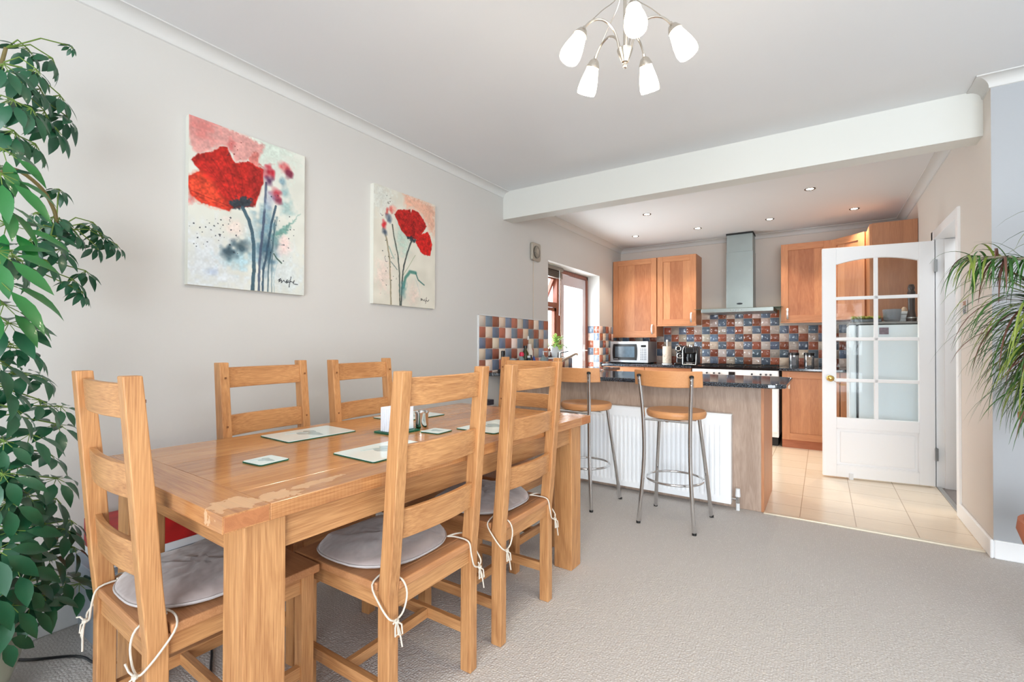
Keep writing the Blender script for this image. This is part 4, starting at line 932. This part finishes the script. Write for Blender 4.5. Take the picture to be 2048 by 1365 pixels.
# under-table storage and cable
t = thing('storage_box', 'clear plastic storage box on the carpet under the table by the wall', 'storage box', (.20, .83, 0))
bx = MB(); 
bx.loft([[(x, y, z) for x, y in rrect(-.15 - k, .15 + k, -.21 - k, .21 + k, .03)] for z, k in ((.002, 0), (.28, .012), (.282, .004), (.008, -.008))], 0, True)
bx.build('box', plastic_clear, t, angle=30)
MB().prism(rrect(-.168, .168, -.228, .228, .03), .283, .297).build('box_lid', plastic_clear, t, bevel=.003)
t = thing('game_box', 'flat red box with a white lower edge on the plastic storage box', 'box', (.19, .86, .298))
MB().box(-.13, .13, -.22, .22, 0, .032).build('box_base', white_pl, t, bevel=.001, seg=1)
MB().box(-.132, .132, -.222, .222, .033, .14).build('box_lid', mat('red_print', (176, 30, 30), .4, noise=(16, .5)), t, bevel=.002)
cb = MB().tube(smooth_path([(.02, .40, .006), (.09, .42, .006), (.168, .466, .006), (.262, .551, .006), (.318, .578, .006), (.385, .591, .006), (.48, .66, .006), (.584, .752, .006), (.60, .86, .006), (.72, .82, .006), (.84, .74, .006), (.80, .60, .006), (.62, .50, .006)]), .0045, 6)
tag(cb.build('power_cable', black), 'black power cable trailing over the carpet under the near chair', 'cable')
bkc = thing('book_stack', 'small stack of books on the low wall shelf below the worktop end', 'books', (.07, 3.385, .58), 0)
MB().box(-.068, .03, -.07, .03, 0, .012).build('lower_book', mat('grey_blue_cover', (96, 110, 130), .5), bkc)
MB().box(-.06, .02, -.06, .02, .012, .03).build('middle_book', white_pl, bkc)
MB().box(-.05, .03, -.05, .03, .03, .075).build('upper_book', mat('dark_cover', (54, 50, 60), .5), bkc)
t = thing('wall_shelf', 'narrow white shelf on the left wall under the worktop end', 'shelf', (.08, 3.4, .56))
MB().box(-.08, .08, -.1, .1, 0, .019).build('board', W_trim, t, bevel=.002)
MB().box(-.08, .03, -.01, .01, -.06, 0).build('bracket', W_trim, t)

# ------------------------------------------------------------------ paintings (flat canvases painted procedurally)
def homog(src, dst):
    A = []
    for (x, y), (u, v) in zip(src, dst):
        A.append([x, y, 1, 0, 0, 0, -u * x, -u * y, -u]); A.append([0, 0, 0, x, y, 1, -v * x, -v * y, -v])
    _, _, vt = np.linalg.svd(np.array(A, float)); return vt[-1].reshape(3, 3)
class Paint:
    def __init__(s, corners, w=.6, h=.81, nx=250, ny=336, base=(228, 230, 220), seed=3):
        s.H = homog(corners, [(0, h), (w, h), (w, 0), (0, 0)]); s.w, s.h, s.nx, s.ny = w, h, nx, ny
        X, Y = np.meshgrid(np.linspace(0, w, nx), np.linspace(0, h, ny)); s.X, s.Y = X, Y
        s.img = np.ones((ny, nx, 3)) * np.array(base, float); s.rs = np.random.RandomState(seed)
        s.n1 = s.noise(9); s.n2 = s.noise(28); s.n3 = s.noise(70)
        s.img += (s.n1[..., None] - .5) * 14
    def noise(s, f):
        g = s.rs.rand(int(s.h * f * 1.7) + 3, int(s.w * f * 1.7) + 3); u = s.X / s.w * (g.shape[1] - 2); v = s.Y / s.h * (g.shape[0] - 2)
        i, j = u.astype(int), v.astype(int); a, b = u - i, v - j; a = a * a * (3 - 2 * a); b = b * b * (3 - 2 * b)
        return (g[j, i] * (1 - a) + g[j, i + 1] * a) * (1 - b) + (g[j + 1, i] * (1 - a) + g[j + 1, i + 1] * a) * b
    def p(s, P):
        Q = np.array([[x, y, 1.] for x, y in P]) @ s.H.T; return Q[:, :2] / Q[:, 2:]
    def segd(s, P, x=None, y=None):
        x = s.X if x is None else x; y = s.Y if y is None else y; d = np.full(x.shape, 9.); 
        for a, b in zip(P[:-1], P[1:]):
            v = b - a; t = np.clip(((x - a[0]) * v[0] + (y - a[1]) * v[1]) / (v @ v + 1e-12), 0, 1); d = np.minimum(d, np.hypot(x - a[0] - t * v[0], y - a[1] - t * v[1]))
        return d
    def mix(s, m, c, tex=0):
        m = np.clip(m, 0, 1)[..., None]; c = np.array(c, float) * np.ones((s.ny, s.nx, 1))
        if tex: c = c * (1 + tex * ((s.n2 * .5 + s.n3 * .5)[..., None] - .5))
        s.img = s.img * (1 - m) + c * m
    def poly(s, P, c, soft=.004, alpha=1, tex=.4, wob=.01):
        Q = s.p(P); x = s.X + (s.n2 - .5) * wob * 2; y = s.Y + (s.n3 - .5) * wob * 2; ins = np.zeros(x.shape, bool); n = len(Q)
        for i in range(n):
            (x0, y0), (x1, y1) = Q[i], Q[(i + 1) % n]; c_ = ((y0 > y) != (y1 > y)); ins ^= c_ & (x < (x1 - x0) * (y - y0) / (y1 - y0 + 1e-12) + x0)
        d = s.segd(np.vstack([Q, Q[:1]]), x, y); sd = np.where(ins, d, -d); s.mix(np.clip(.5 + sd / (2 * soft), 0, 1) * alpha, c, tex); return sd
    def line(s, P, c, wd, alpha=1, soft=.0015, wob=.002):
        d = s.segd(s.p(P), s.X + (s.n2 - .5) * wob * 2, s.Y); s.mix(np.clip((wd / 2 - d) / soft + .5, 0, 1) * alpha, c, .25)
    def blob(s, P, r, c, alpha=1, sy=1):
        q = s.p([P])[0]; d = np.hypot(s.X - q[0], (s.Y - q[1]) / sy) / r; s.mix(np.clip(1.25 - d + (s.n2 - .5) * .9, 0, 1) * alpha, c, .3)
    def dots(s, c, n, bx):
        Q = s.p(bx); 
        for i in range(n):
            x, y = s.rs.uniform(Q[:, 0].min(), Q[:, 0].max()), s.rs.uniform(Q[:, 1].min(), Q[:, 1].max()); r = s.rs.uniform(.0015, .0045)
            s.mix((np.hypot(s.X - x, s.Y - y) < r) * .85, c)
    def build(s, name, label, loc):
        t = thing(name, label, 'painting', loc); D = .034
        MB().box(.0, D - .001, 0, s.w, 0, s.h).build('canvas_frame', mat('canvas_edge', (226, 226, 216), .7), t)
        x = np.full(s.X.size, D); vs = np.stack([x, s.X.ravel(), s.Y.ravel()], 1); idx = np.arange(s.nx * s.ny).reshape(s.ny, s.nx)
        fs = np.stack([idx[:-1, :-1], idx[:-1, 1:], idx[1:, 1:], idx[1:, :-1]], -1).reshape(-1, 4)
        me = bpy.data.meshes.new('painted_surface'); me.from_pydata(vs.tolist(), [], fs.tolist()); c = np.clip(s.img.reshape(-1, 3) / 255 * .93, 0, 1)
        lin = np.where(c <= .04045, c / 12.92, ((c + .055) / 1.055) ** 2.4); rgba = np.ones((len(lin), 4), np.float32); rgba[:, :3] = lin
        ca = me.color_attributes.new('Col', 'FLOAT_COLOR', 'POINT'); ca.data.foreach_set('color', rgba.ravel()); me.materials.append(canvas_m)
        o = bpy.data.objects.new('painted_surface', me); COL.objects.link(o); o.parent = t; return t
A = Paint([(97, 95), (845, 370), (835, 1270), (75, 1200)], seed=3)
A.blob((620, 330), .16, (206, 226, 214), .6); A.blob((200, 1080), .2, (214, 224, 236), .6); A.blob((700, 1120), .16, (206, 220, 228), .5)
A.poly([(90, 60), (230, 120), (330, 180), (470, 235), (530, 270), (585, 300), (548, 400), (520, 400), (490, 375), (450, 400), (400, 400), (360, 310), (300, 300), (230, 330), (150, 350), (95, 280)], (220, 150, 144), .008, .85, .3, .008)
A.blob((170, 170), .07, (205, 110, 106), .55); A.blob((370, 300), .02, (200, 90, 90), .6, 2)
A.poly([(480, 375), (520, 340), (548, 350), (550, 420), (580, 440), (520, 430)], (208, 120, 112), .004, .9)
A.poly([(90, 600), (120, 620), (110, 660), (85, 665)], (225, 90, 90), .012, .7)
A.poly([(105, 390), (150, 350), (230, 340), (300, 305), (345, 310), (365, 365), (395, 410), (450, 405), (490, 400), (530, 430), (577, 450), (577, 540), (545, 620), (520, 690), (450, 700), (370, 705), (350, 720), (250, 690), (170, 670), (100, 610), (84, 560), (86, 500), (165, 462)], (184, 38, 30), .003, 1, .7, .004)
A.poly([(86, 505), (165, 465), (240, 520), (290, 600), (350, 705), (250, 685), (170, 665), (95, 600)], (222, 78, 48), .02, .8, .8, .01)
A.poly([(480, 420), (575, 455), (572, 540), (540, 620), (500, 640)], (150, 36, 34), .015, .6, .6)
for P in ([(200, 420), (300, 540), (380, 650)], [(300, 330), (370, 480), (410, 640)], [(420, 430), (440, 540), (430, 640)], [(110, 590), (230, 640), (350, 690)], [(240, 380), (330, 500), (395, 640)]): A.line(P, (120, 24, 26), .004, .5)
A.poly([(355, 665), (400, 640), (470, 635), (510, 650), (495, 692), (440, 704), (370, 708)], (44, 60, 70), .006, .95, .6, .012)
A.blob((590, 900), .075, (110, 150, 166), .75, 2.1); A.blob((600, 1000), .05, (80, 110, 130), .6, 2); A.blob((500, 900), .05, (190, 212, 216), .8, 2)
A.blob((400, 1030), .085, (168, 204, 214), .8, .8); A.blob((430, 950), .05, (54, 78, 90), .85, .8); A.blob((345, 990), .04, (50, 72, 84), .85)
A.blob((240, 1120), .035, (190, 206, 228), .8, .6); A.blob((700, 940), .045, (240, 206, 200), .7, 1.4); A.blob((380, 830), .06, (240, 216, 204), .6, .8)
A.blob((585, 800), .05, (120, 156, 172), .6, 2.4); A.blob((595, 960), .045, (62, 94, 112), .75, 1.7); A.blob((650, 900), .03, (90, 140, 140), .6, 1.6)
A.line([(440, 700), (480, 780), (500, 860), (512, 950), (510, 1100), (500, 1240)], (58, 88, 104), .019, .9)
A.line([(595, 540), (585, 700), (570, 850), (558, 950), (545, 1100), (540, 1240)], (70, 84, 108), .013, .85); A.line([(655, 690), (630, 790), (610, 900), (590, 1020), (572, 1100), (566, 1240)], (52, 78, 98), .012, .85)
A.line([(650, 780), (630, 960), (605, 1080), (600, 1245)], (60, 90, 104), .007, .8); A.line([(665, 760), (640, 900), (628, 1050), (624, 1250)], (80, 110, 120), .005, .7); A.line([(660, 1050), (640, 1150), (640, 1250)], (170, 196, 200), .006, .6)
A.poly([(640, 880), (700, 830), (760, 790), (815, 745), (765, 800), (720, 860), (690, 885)], (96, 152, 142), .006, .8); A.line([(640, 1000), (660, 1030), (690, 1060)], (40, 70, 60), .008, .8)
A.blob((715, 605), .03, (140, 180, 186), .8); A.blob((725, 700), .05, (150, 186, 186), .75); A.blob((565, 690), .022, (170, 196, 200), .8)
A.blob((612, 470), .036, (186, 34, 52), .95); A.blob((615, 525), .026, (84, 44, 84), .9); A.blob((718, 445), .045, (226, 82, 88), .85, .8); A.blob((738, 478), .03, (110, 36, 60), .9); A.blob((700, 540), .02, (110, 150, 170), .7, 1.6)
A.blob((655, 610), .034, (192, 52, 66), .9); A.blob((665, 655), .026, (130, 40, 66), .85); A.blob((620, 640), .03, (150, 160, 190), .6, 1.8)
A.dots((50, 60, 70), 46, [(90, 700), (420, 1000)]); A.dots((120, 40, 40), 12, [(340, 240), (440, 400)]); A.dots((40, 60, 70), 18, [(620, 580), (780, 1060)])
for P in ([(668, 1172), (685, 1160), (672, 1182), (690, 1170), (688, 1188), (704, 1172)], [(704, 1172), (716, 1186), (728, 1168), (722, 1190), (740, 1172)], [(752, 1150), (738, 1215), (742, 1214)], [(732, 1186), (752, 1180), (766, 1186), (772, 1174), (766, 1194), (795, 1200)]): A.line(P, (30, 36, 44), .0042, .95, .001, 0)
A.build('poppy_painting', 'larger-looking poppy canvas, nearer the plant, one big red bloom left of three buds', (0, 1.011, 1.426))
B = Paint([(130, 78), (745, 300), (738, 1312), (125, 1252)], seed=11, base=(226, 222, 208))
B.blob((200, 200), .14, (214, 222, 218), .6); B.blob((230, 980), .07, (238, 210, 200), .55, 1.6); B.blob((530, 1180), .06, (238, 208, 196), .5, 1.5)
B.poly([(418, 185), (500, 205), (600, 250), (690, 300), (735, 330), (735, 600), (690, 560), (640, 460), (600, 380), (520, 330), (460, 330)], (236, 166, 138), .02, .7, .3, .02); B.blob((330, 340), .03, (236, 168, 150), .7)
B.blob((400, 620), .06, (176, 208, 196), .7, 2.2); B.blob((450, 700), .05, (190, 214, 200), .6, 2)
B.poly([(333, 390), (370, 345), (430, 345), (492, 342), (502, 378), (515, 340), (580, 375), (630, 450), (658, 510), (610, 585), (560, 640), (500, 620), (455, 605), (400, 540), (370, 460)], (178, 34, 30), .003, 1, .7, .004)
B.poly([(545, 650), (600, 590), (670, 560), (695, 610), (714, 690), (692, 800), (640, 790), (600, 760), (560, 690)], (198, 32, 28), .003, 1, .6, .004)
for P in ([(400, 380), (460, 500), (500, 600)], [(500, 380), (510, 480), (510, 610)], [(590, 420), (560, 520), (520, 620)], [(690, 600), (620, 640), (550, 650)]): B.line(P, (116, 22, 26), .004, .5)
B.poly([(458, 600), (500, 605), (545, 635), (548, 675), (505, 655), (470, 630)], (42, 52, 60), .005, .95)
B.line([(505, 655), (465, 765), (432, 880), (415, 1000), (402, 1278)], (62, 72, 70), .013, .9); B.line([(315, 490), (330, 600), (370, 780), (385, 950), (390, 1278)], (84, 92, 84), .012, .9)
B.line([(250, 590), (270, 700), (290, 850), (296, 1050), (302, 1262)], (150, 140, 112), .012, .85); B.line([(300, 850), (365, 930)], (70, 100, 104), .006, .8); B.line([(280, 700), (330, 820)], (110, 160, 150), .008, .6)
B.line([(545, 790), (490, 880), (425, 980)], (110, 140, 90), .004, .6)
B.line([(425, 1100), (445, 1010), (490, 950), (548, 962)], (60, 128, 116), .024, .8, .01); B.line([(548, 962), (572, 1030), (632, 1080)], (52, 110, 104), .010, .85, .004); B.blob((420, 1120), .035, (86, 140, 140), .7, 1.8); B.line([(545, 1020), (590, 1150)], (180, 196, 200), .005, .6)
B.blob((262, 360), .016, (208, 60, 56), .9, 1.6); B.blob((300, 350), .016, (222, 110, 100), .9, 1.8); B.blob((283, 425), .032, (74, 92, 116), .9, 1.1)
B.blob((235, 485), .026, (206, 44, 52), .95, 1.2); B.blob((232, 560), .026, (66, 82, 100), .9, .9)
B.dots((40, 60, 62), 22, [(190, 620), (360, 1180)]); B.dots((60, 60, 60), 8, [(260, 200), (300, 290)]); B.line([(198, 378), (212, 400), (222, 395)], (40, 46, 60), .003, .9); B.line([(237, 805), (250, 850), (266, 850)], (60, 60, 80), .003, .8)
for P in ([(598, 1215), (606, 1210), (600, 1232), (614, 1216), (618, 1232)], [(624, 1222), (632, 1234), (640, 1216)], [(656, 1200), (646, 1260)], [(640, 1236), (658, 1232), (668, 1240), (680, 1224)]): B.line(P, (36, 36, 40), .0042, .95, .001, 0)
B.build('poppy_painting', 'smaller-looking poppy canvas, nearer the kitchen, red bloom at its right edge', (0, 2.116, 1.42))

# ------------------------------------------------------------------ chandelier
CX, CY, CZ = 1.963, 1.606, 2.125
t = thing('chandelier', 'five-arm brushed nickel chandelier with lit white glass shades', 'chandelier', (CX, CY, H))
z = lambda v: v - H
MB().lathe([(0, -.001), (.06, -.001), (.062, -.012), (.04, -.03), (.012, -.04), (0, -.04)], 24).build('ceiling_rose', nickel, t)
MB().tube([(0, 0, -.03), (0, 0, z(CZ + .07))], .006, 10).build('stem', nickel, t)
MB().lathe([(0, 0), (.006, .002), (.008, .01), (.006, .02), (.012, .022), (.026, .058), (.028, .066), (.02, .072), (0, .072)], 20, c=(0, 0, z(CZ))).build('hub', nickel, t)
to_cam = math.atan2(0 - CY, 2.5452 - CX)
for k in range(5):
    a_ = to_cam + R(9) + k * 2 * math.pi / 5
    ca, sa = math.cos(a_), math.sin(a_)
    pt = lambda r, zz: (r * ca, r * sa, z(zz))
    MB().tube(smooth_path([pt(.02, CZ + .06), pt(.04, CZ + .125), pt(.08, CZ + .158), pt(.125, CZ + .15), pt(.155, CZ + .12)]), .0042, 8).build('arm', nickel, t)
    MB().tube(smooth_path([pt(.006, CZ + .36), pt(.03, CZ + .25), pt(.09, CZ + .19), pt(.155, CZ + .12)]), .0018, 6).build('wire_arm', nickel, t)
    ax = Vector((math.sin(R(26)) * ca, math.sin(R(26)) * sa, -math.cos(R(26)))); p0 = Vector(pt(.155, CZ + .12))
    q = Vector((0, 0, 1)).rotation_difference(ax).to_matrix().to_4x4(); Mx = Matrix.Translation(p0) @ q
    MB().lathe([(0, -.006), (.006, -.004), (.006, .004), (.016, .012), (.024, .03), (.025, .036), (0, .036)], 18, M=Mx).build('shade_cup', nickel, t)
    MB().lathe([(.022, .034), (.025, .05), (.033, .085), (.0365, .115), (.034, .13), (.031, .13), (.0335, .113), (.030, .085), (.022, .05), (.019, .036)], 24, M=Mx).build('glass_shade', opal, t)
    MB().lathe([(0, .05), (.014, .055), (.017, .075), (.012, .095), (0, .1)], 14, M=Mx).build('bulb', opal, t)
    ld = bpy.data.lights.new('bulb_light', 'POINT'); ld.energy = 8; ld.color = (1, .86, .68); ld.shadow_soft_size = .03
    lo_ = bpy.data.objects.new('bulb_light', ld); COL.objects.link(lo_); lo_.location = Vector((CX, CY, H)) + p0 + ax * .125

# ------------------------------------------------------------------ umbrella tree (left)
t = thing('umbrella_tree', 'tall umbrella plant in a pale green pot at the left edge', 'plant', (0, 0, 0))
t.location = (.335, .245, 0); OX = Vector((.335, .245, 0))
MB().lathe([(0, 0), (.11, 0), (.125, .02), (.165, .14), (.175, .24), (.168, .29), (.16, .29), (.165, .24), (.15, .2), (0, .2)], 32).build('pot', mat('celadon_pot', (170, 176, 156), .35, noise=(10, .15)), t)
MB().lathe([(0, .22), (.158, .225), (.158, .235), (0, .25)], 20).build('soil', mat('soil', (60, 44, 34), .95, noise=(60, .4)), t)
CL = [(30,42,214,9),(30,48,214,9),(40,38,200,10),(35,44,200,10),(45,36,190,10),(30,50,202,9),(25,53,197,10),(35,45,193,11),(50,33,198,10),(40,37,182,11),(30,49,190,11),(45,40,189,10),(35,43,181,9),(30,53,221,4),(40,42,204,8),(62,31,169,15),(66,30,161,16),(64,30,154,16),(62,32,148,15),(70,29,139,16),(72,29,131,17),(66,31,125,16),(60,30,165,15),(60,33,120,13),(25,51,170,7),(30,44,159,5),(28,49,159,8),(30,48,152,9),(25,52,158,9),(25,56,155,8),(20,62,161,8),(20,65,157,8),(18,70,154,8),(35,42,149,10),(40,39,141,11),(30,47,143,9),(22,56,138,8),(20,60,142,8),(20,59,134,7),(28,51,148,9),(50,35,142,12),(20,63,152,7),(40,37,114,10),(35,42,112,10),(40,39,105,11),(30,46,103,10),(45,35,101,12),(45,37,94,12),(30,51,92,10),(42,41,85,13),(32,50,86,12),(50,34,85,12),(35,47,77,12),(50,37,77,13),(50,39,68,14),(35,49,68,12),(35,49,61,11),(55,34,68,13),(55,35,59,13),(45,43,58,12),(35,51,50,12),(42,46,45,13),(55,36,48,14),(52,39,41,13),(30,55,41,10),(38,50,35,12),(32,56,28,12),(55,35,37,13),(55,33,29,12),(45,44,33,12),(50,40,33,11),(30,54,51,11),(55,33,76,12),(35,45,95,10),(50,39,52,12),(60,31,56,14),(50,32,109,13),(60,30,45,14)]
trunks = [[(.31, .22, .22), (.32, .25, .7), (.35, .27, 1.2), (.33, .30, 1.7), (.34, .36, 2.1)], [(.35, .21, .22), (.41, .25, .6), (.46, .28, 1.0), (.5, .27, 1.35), (.52, .28, 1.62)]]
tk = MB()
for P in trunks: tk.tube([tuple(Vector(p) - OX) for p in smooth_path(P, 5)], [.011 - .0003 * i for i in range(21)], 8)
tk.tube([tuple(Vector(p) - OX) for p in smooth_path([(.34, .29, 1.55), (.36, .36, 1.70), (.33, .44, 1.68), (.29, .49, 1.61), (.27, .50, 1.55)], 5)], .006, 7)
tk.build('stem', mat('woody_stem', (112, 100, 58), .7, noise=(40, .3)), t)
tp_all = [Vector(p) for P in trunks for p in smooth_path(P, 5)] + [Vector((.27, .50, 1.55))]
fo = MB(); pe = MB(); rr = random.Random(5)
for (x, y, z_, L_) in CL:
    c = Vector((x / 100, y / 100, z_ / 100)); b = min(tp_all, key=lambda q: (q - c).length + (.25 if q.z > c.z + .1 else 0))
    c.x = max(c.x, .10)
    mid = (c + b) / 2 + Vector((0, 0, .03)); pe.tube([tuple(p - OX) for p in (b, mid, c)], .0022, 5)
    out = (c - b); out.z = 0; out = out.normalized() if out.length > .01 else Vector((.7, .7, 0))
    axis = (Vector((0, 0, 1)) * .75 + out * .5 + Vector((rr.uniform(-.25, .25), rr.uniform(-.25, .25), 0)) + Vector((.25, -.1, 0))).normalized()
    u = axis.orthogonal().normalized(); v = axis.cross(u); n = rr.choice((7, 8, 8, 9)); ph = rr.uniform(0, 6.28); big = L_ >= 15; LL = L_ / 100 * .82
    for i in range(n):
        a_ = ph + 2 * math.pi * i / n; d = (u * math.cos(a_) + v * math.sin(a_)); dr = d - axis * rr.uniform(.15, .6)
        if c.z > 1.3 and not big: dr = dr + Vector((0, 0, -.45))
        st_ = c + dr.normalized() * LL * .28; pe.tube([tuple(c - OX), tuple(st_ - OX)], .0012, 4)
        q = st_ + dr.normalized() * LL
        l_ = LL * rr.uniform(.8, 1.1)
        if q.x < .03: l_ *= .6
        leaf(fo, st_ - OX, dr, axis, l_, LL * (.28 if big else .36), rr.uniform(.1, .35), 1 if (big and rr.random() < .7) else 0, 5, .2)
fo.v = [(max(p[0], -.32), p[1], p[2]) for p in fo.v]
lg = leaf_mat('umbrella_leaf', (26, 84, 54), 0, .3); lg2 = leaf_mat('umbrella_leaf_young', (34, 108, 46), 0, .3)
tag(fo.build('foliage', [lg, lg2], t, angle=180), kind='stuff'); tag(pe.build('petioles', mat('petiole_green', (104, 132, 56), .6), t), kind='stuff')

# ------------------------------------------------------------------ plant stand and dragon tree (right)
SX, SY = 3.43, 2.79
t = thing('plant_stand', 'two-tier black plant stand at the right edge, foot on the carpet', 'plant stand', (SX, SY, 0))
ps = MB()
for q in range(3):
    a_ = R(224 + 120 * q); ca, sa = math.cos(a_), math.sin(a_)
    ps.tube(smooth_path([(.30 * ca, .30 * sa, .012), (.24 * ca, .24 * sa, .06), (.20 * ca, .20 * sa, .3), (.17 * ca, .17 * sa, .83)]), .009, 8).lathe([(0, -.012), (.016, -.012), (.014, .012), (0, .014)], 10, c=(.30 * ca, .30 * sa, .012))
ps.build('frame', mat('black_iron', (24, 22, 24), .4, .3), t)
MB().tube([(.16 * math.cos(q * .2618), .16 * math.sin(q * .2618), .235) for q in range(24)], .007, 6, closed=True).lathe([(0, .228), (.16, .228), (.16, .236), (0, .236)], 24).build('lower_tier', MT['black_iron'], t)
MB().lathe([(0, .815), (.175, .815), (.175, .825), (0, .825)], 24).build('upper_tier', MT['black_iron'], t)
t = thing('terracotta_bowl_plant', 'round terracotta bowl with a purple-leaved plant on the lower tier', 'potted plant', (SX, SY, .237))
MB().lathe([(0, 0), (.10, 0), (.13, .01), (.19, .08), (.21, .14), (.205, .18), (.19, .18), (.195, .14), (.17, .1), (0, .1)], 36).build('pot', terra, t)
lf = MB()
for i in range(40):
    a_ = rnd.uniform(0, 6.28); e = rnd.uniform(.2, 1.2); d_ = Vector((math.cos(a_) * math.cos(e), math.sin(a_) * math.cos(e), math.sin(e))); leaf(lf, Vector((0, 0, .1)) + d_ * .04, d_, (0, 0, 1), rnd.uniform(.07, .12), .035)
tag(lf.build('foliage', mat('purple_leaf', (96, 30, 60), .5), t), kind='stuff')
t = thing('dragon_tree', 'arching spiky dragon tree in a terracotta planter at the right edge', 'plant', (SX + .02, SY - .0, .826))
OD = Vector((SX + .02, SY, .826))
MB().lathe([(0, 0), (.21, 0), (.222, .014), (.222, .036), (.212, .04), (.2, .03), (0, .018)], 40).build('saucer', terra, t)
MB().lathe([(0, .02), (.10, .02), (.15, .16), (.165, .17), (.165, .2), (.15, .2), (.145, .17), (0, .16)], 36).build('pot', terra, t)
CR = [((3.155, 2.665, 1.50), (-.9, -.45, .08), 80, .27, 1), ((3.27, 2.69, 1.31), (-.45, -.35, .75), 110, .42, 0), ((3.33, 2.66, 1.05), (-.5, -.5, .4), 100, .40, 0), ((3.46, 2.72, 1.60), (-.3, -.2, .9), 80, .40, 0), ((3.34, 2.74, 1.20), (-.6, .1, .5), 80, .40, 0), ((3.26, 2.66, 1.15), (-.6, -.3, .3), 80, .36, 0), ((3.3, 2.75, .98), (-.6, -.2, .1), 50, .3, 0)]
st_ = MB(); fo = MB(); rr = random.Random(9)
def strap(mb, o, d, L, wd, droop, mi):
    o = Vector(o); d = Vector(d).normalized(); pts = []; p = o.copy(); n = 9; dd = d.copy()
    for i in range(n + 1):
        pts.append(p.copy()); p = p + dd * (L / n); dd = (dd + Vector((0, 0, -droop * (1 + i * .12)))).normalized()
    vs = []
    for i, q in enumerate(pts):
        tt = (pts[min(i + 1, n)] - pts[max(i - 1, 0)]).normalized(); s_ = tt.cross(Vector((0, 0, 1))); s_ = s_.normalized() if s_.length > .05 else Vector((1, 0, 0)); nn_ = s_.cross(tt)
        w_ = wd * .5 * (1 - (i / n) ** 2.2) + .0003
        vs += [tuple(q - s_ * w_ + nn_ * w_ * .3), tuple(q), tuple(q + s_ * w_ + nn_ * w_ * .3)]
    fs = []
    for i in range(n): b = i * 3; fs += [(b, b + 3, b + 4, b + 1), (b + 1, b + 4, b + 5, b + 2)]
    mb.add(vs, fs, mi, True)
for (c, ax, n, L_, thin) in CR:
    c = Vector(c) - OD; ax = Vector(ax).normalized(); base = Vector((0, 0, .16))
    if thin: pts = [base, Vector((.12, .02, .45)), Vector((.05, .0, .68)), c - ax * .10, c, c + ax * .14 + Vector((0, 0, -.02))]
    else: pts = [base, base + (c - base) * .4 + Vector((.05, .03, .02)), c - ax * .12, c]
    st_.tube(smooth_path([tuple(p) for p in pts], 5), .0065, 7)
    u = ax.orthogonal().normalized(); v = ax.cross(u)
    for i in range(n):
        a_ = rr.uniform(0, 6.28); sp = rr.uniform(.15, 1.35); d = ax * math.cos(sp) + (u * math.cos(a_) + v * math.sin(a_)) * math.sin(sp)
        o = c + ax * rr.uniform(-.1, .13) if thin else c - ax * rr.uniform(0, .09)
        if thin: d = Vector((d.x, d.y, d.z - .5))
        strap(fo, o, d, L_ * rr.uniform(.6, 1.1) * (.75 if thin else 1), .0085 if thin else .011, rr.uniform(.12, .34), 0 if rr.random() < .62 else (1 if rr.random() < .7 else 2))
st_.build('stem', mat('grey_bark', (120, 112, 92), .8, noise=(60, .3)), t)
tag(fo.build('foliage', [leaf_mat('dragon_leaf', (52, 96, 36), 0, .35), leaf_mat('dragon_leaf_light', (112, 130, 50), 0, .35), mat('dragon_leaf_brown', (96, 62, 50), .6)], t, angle=180), kind='stuff')
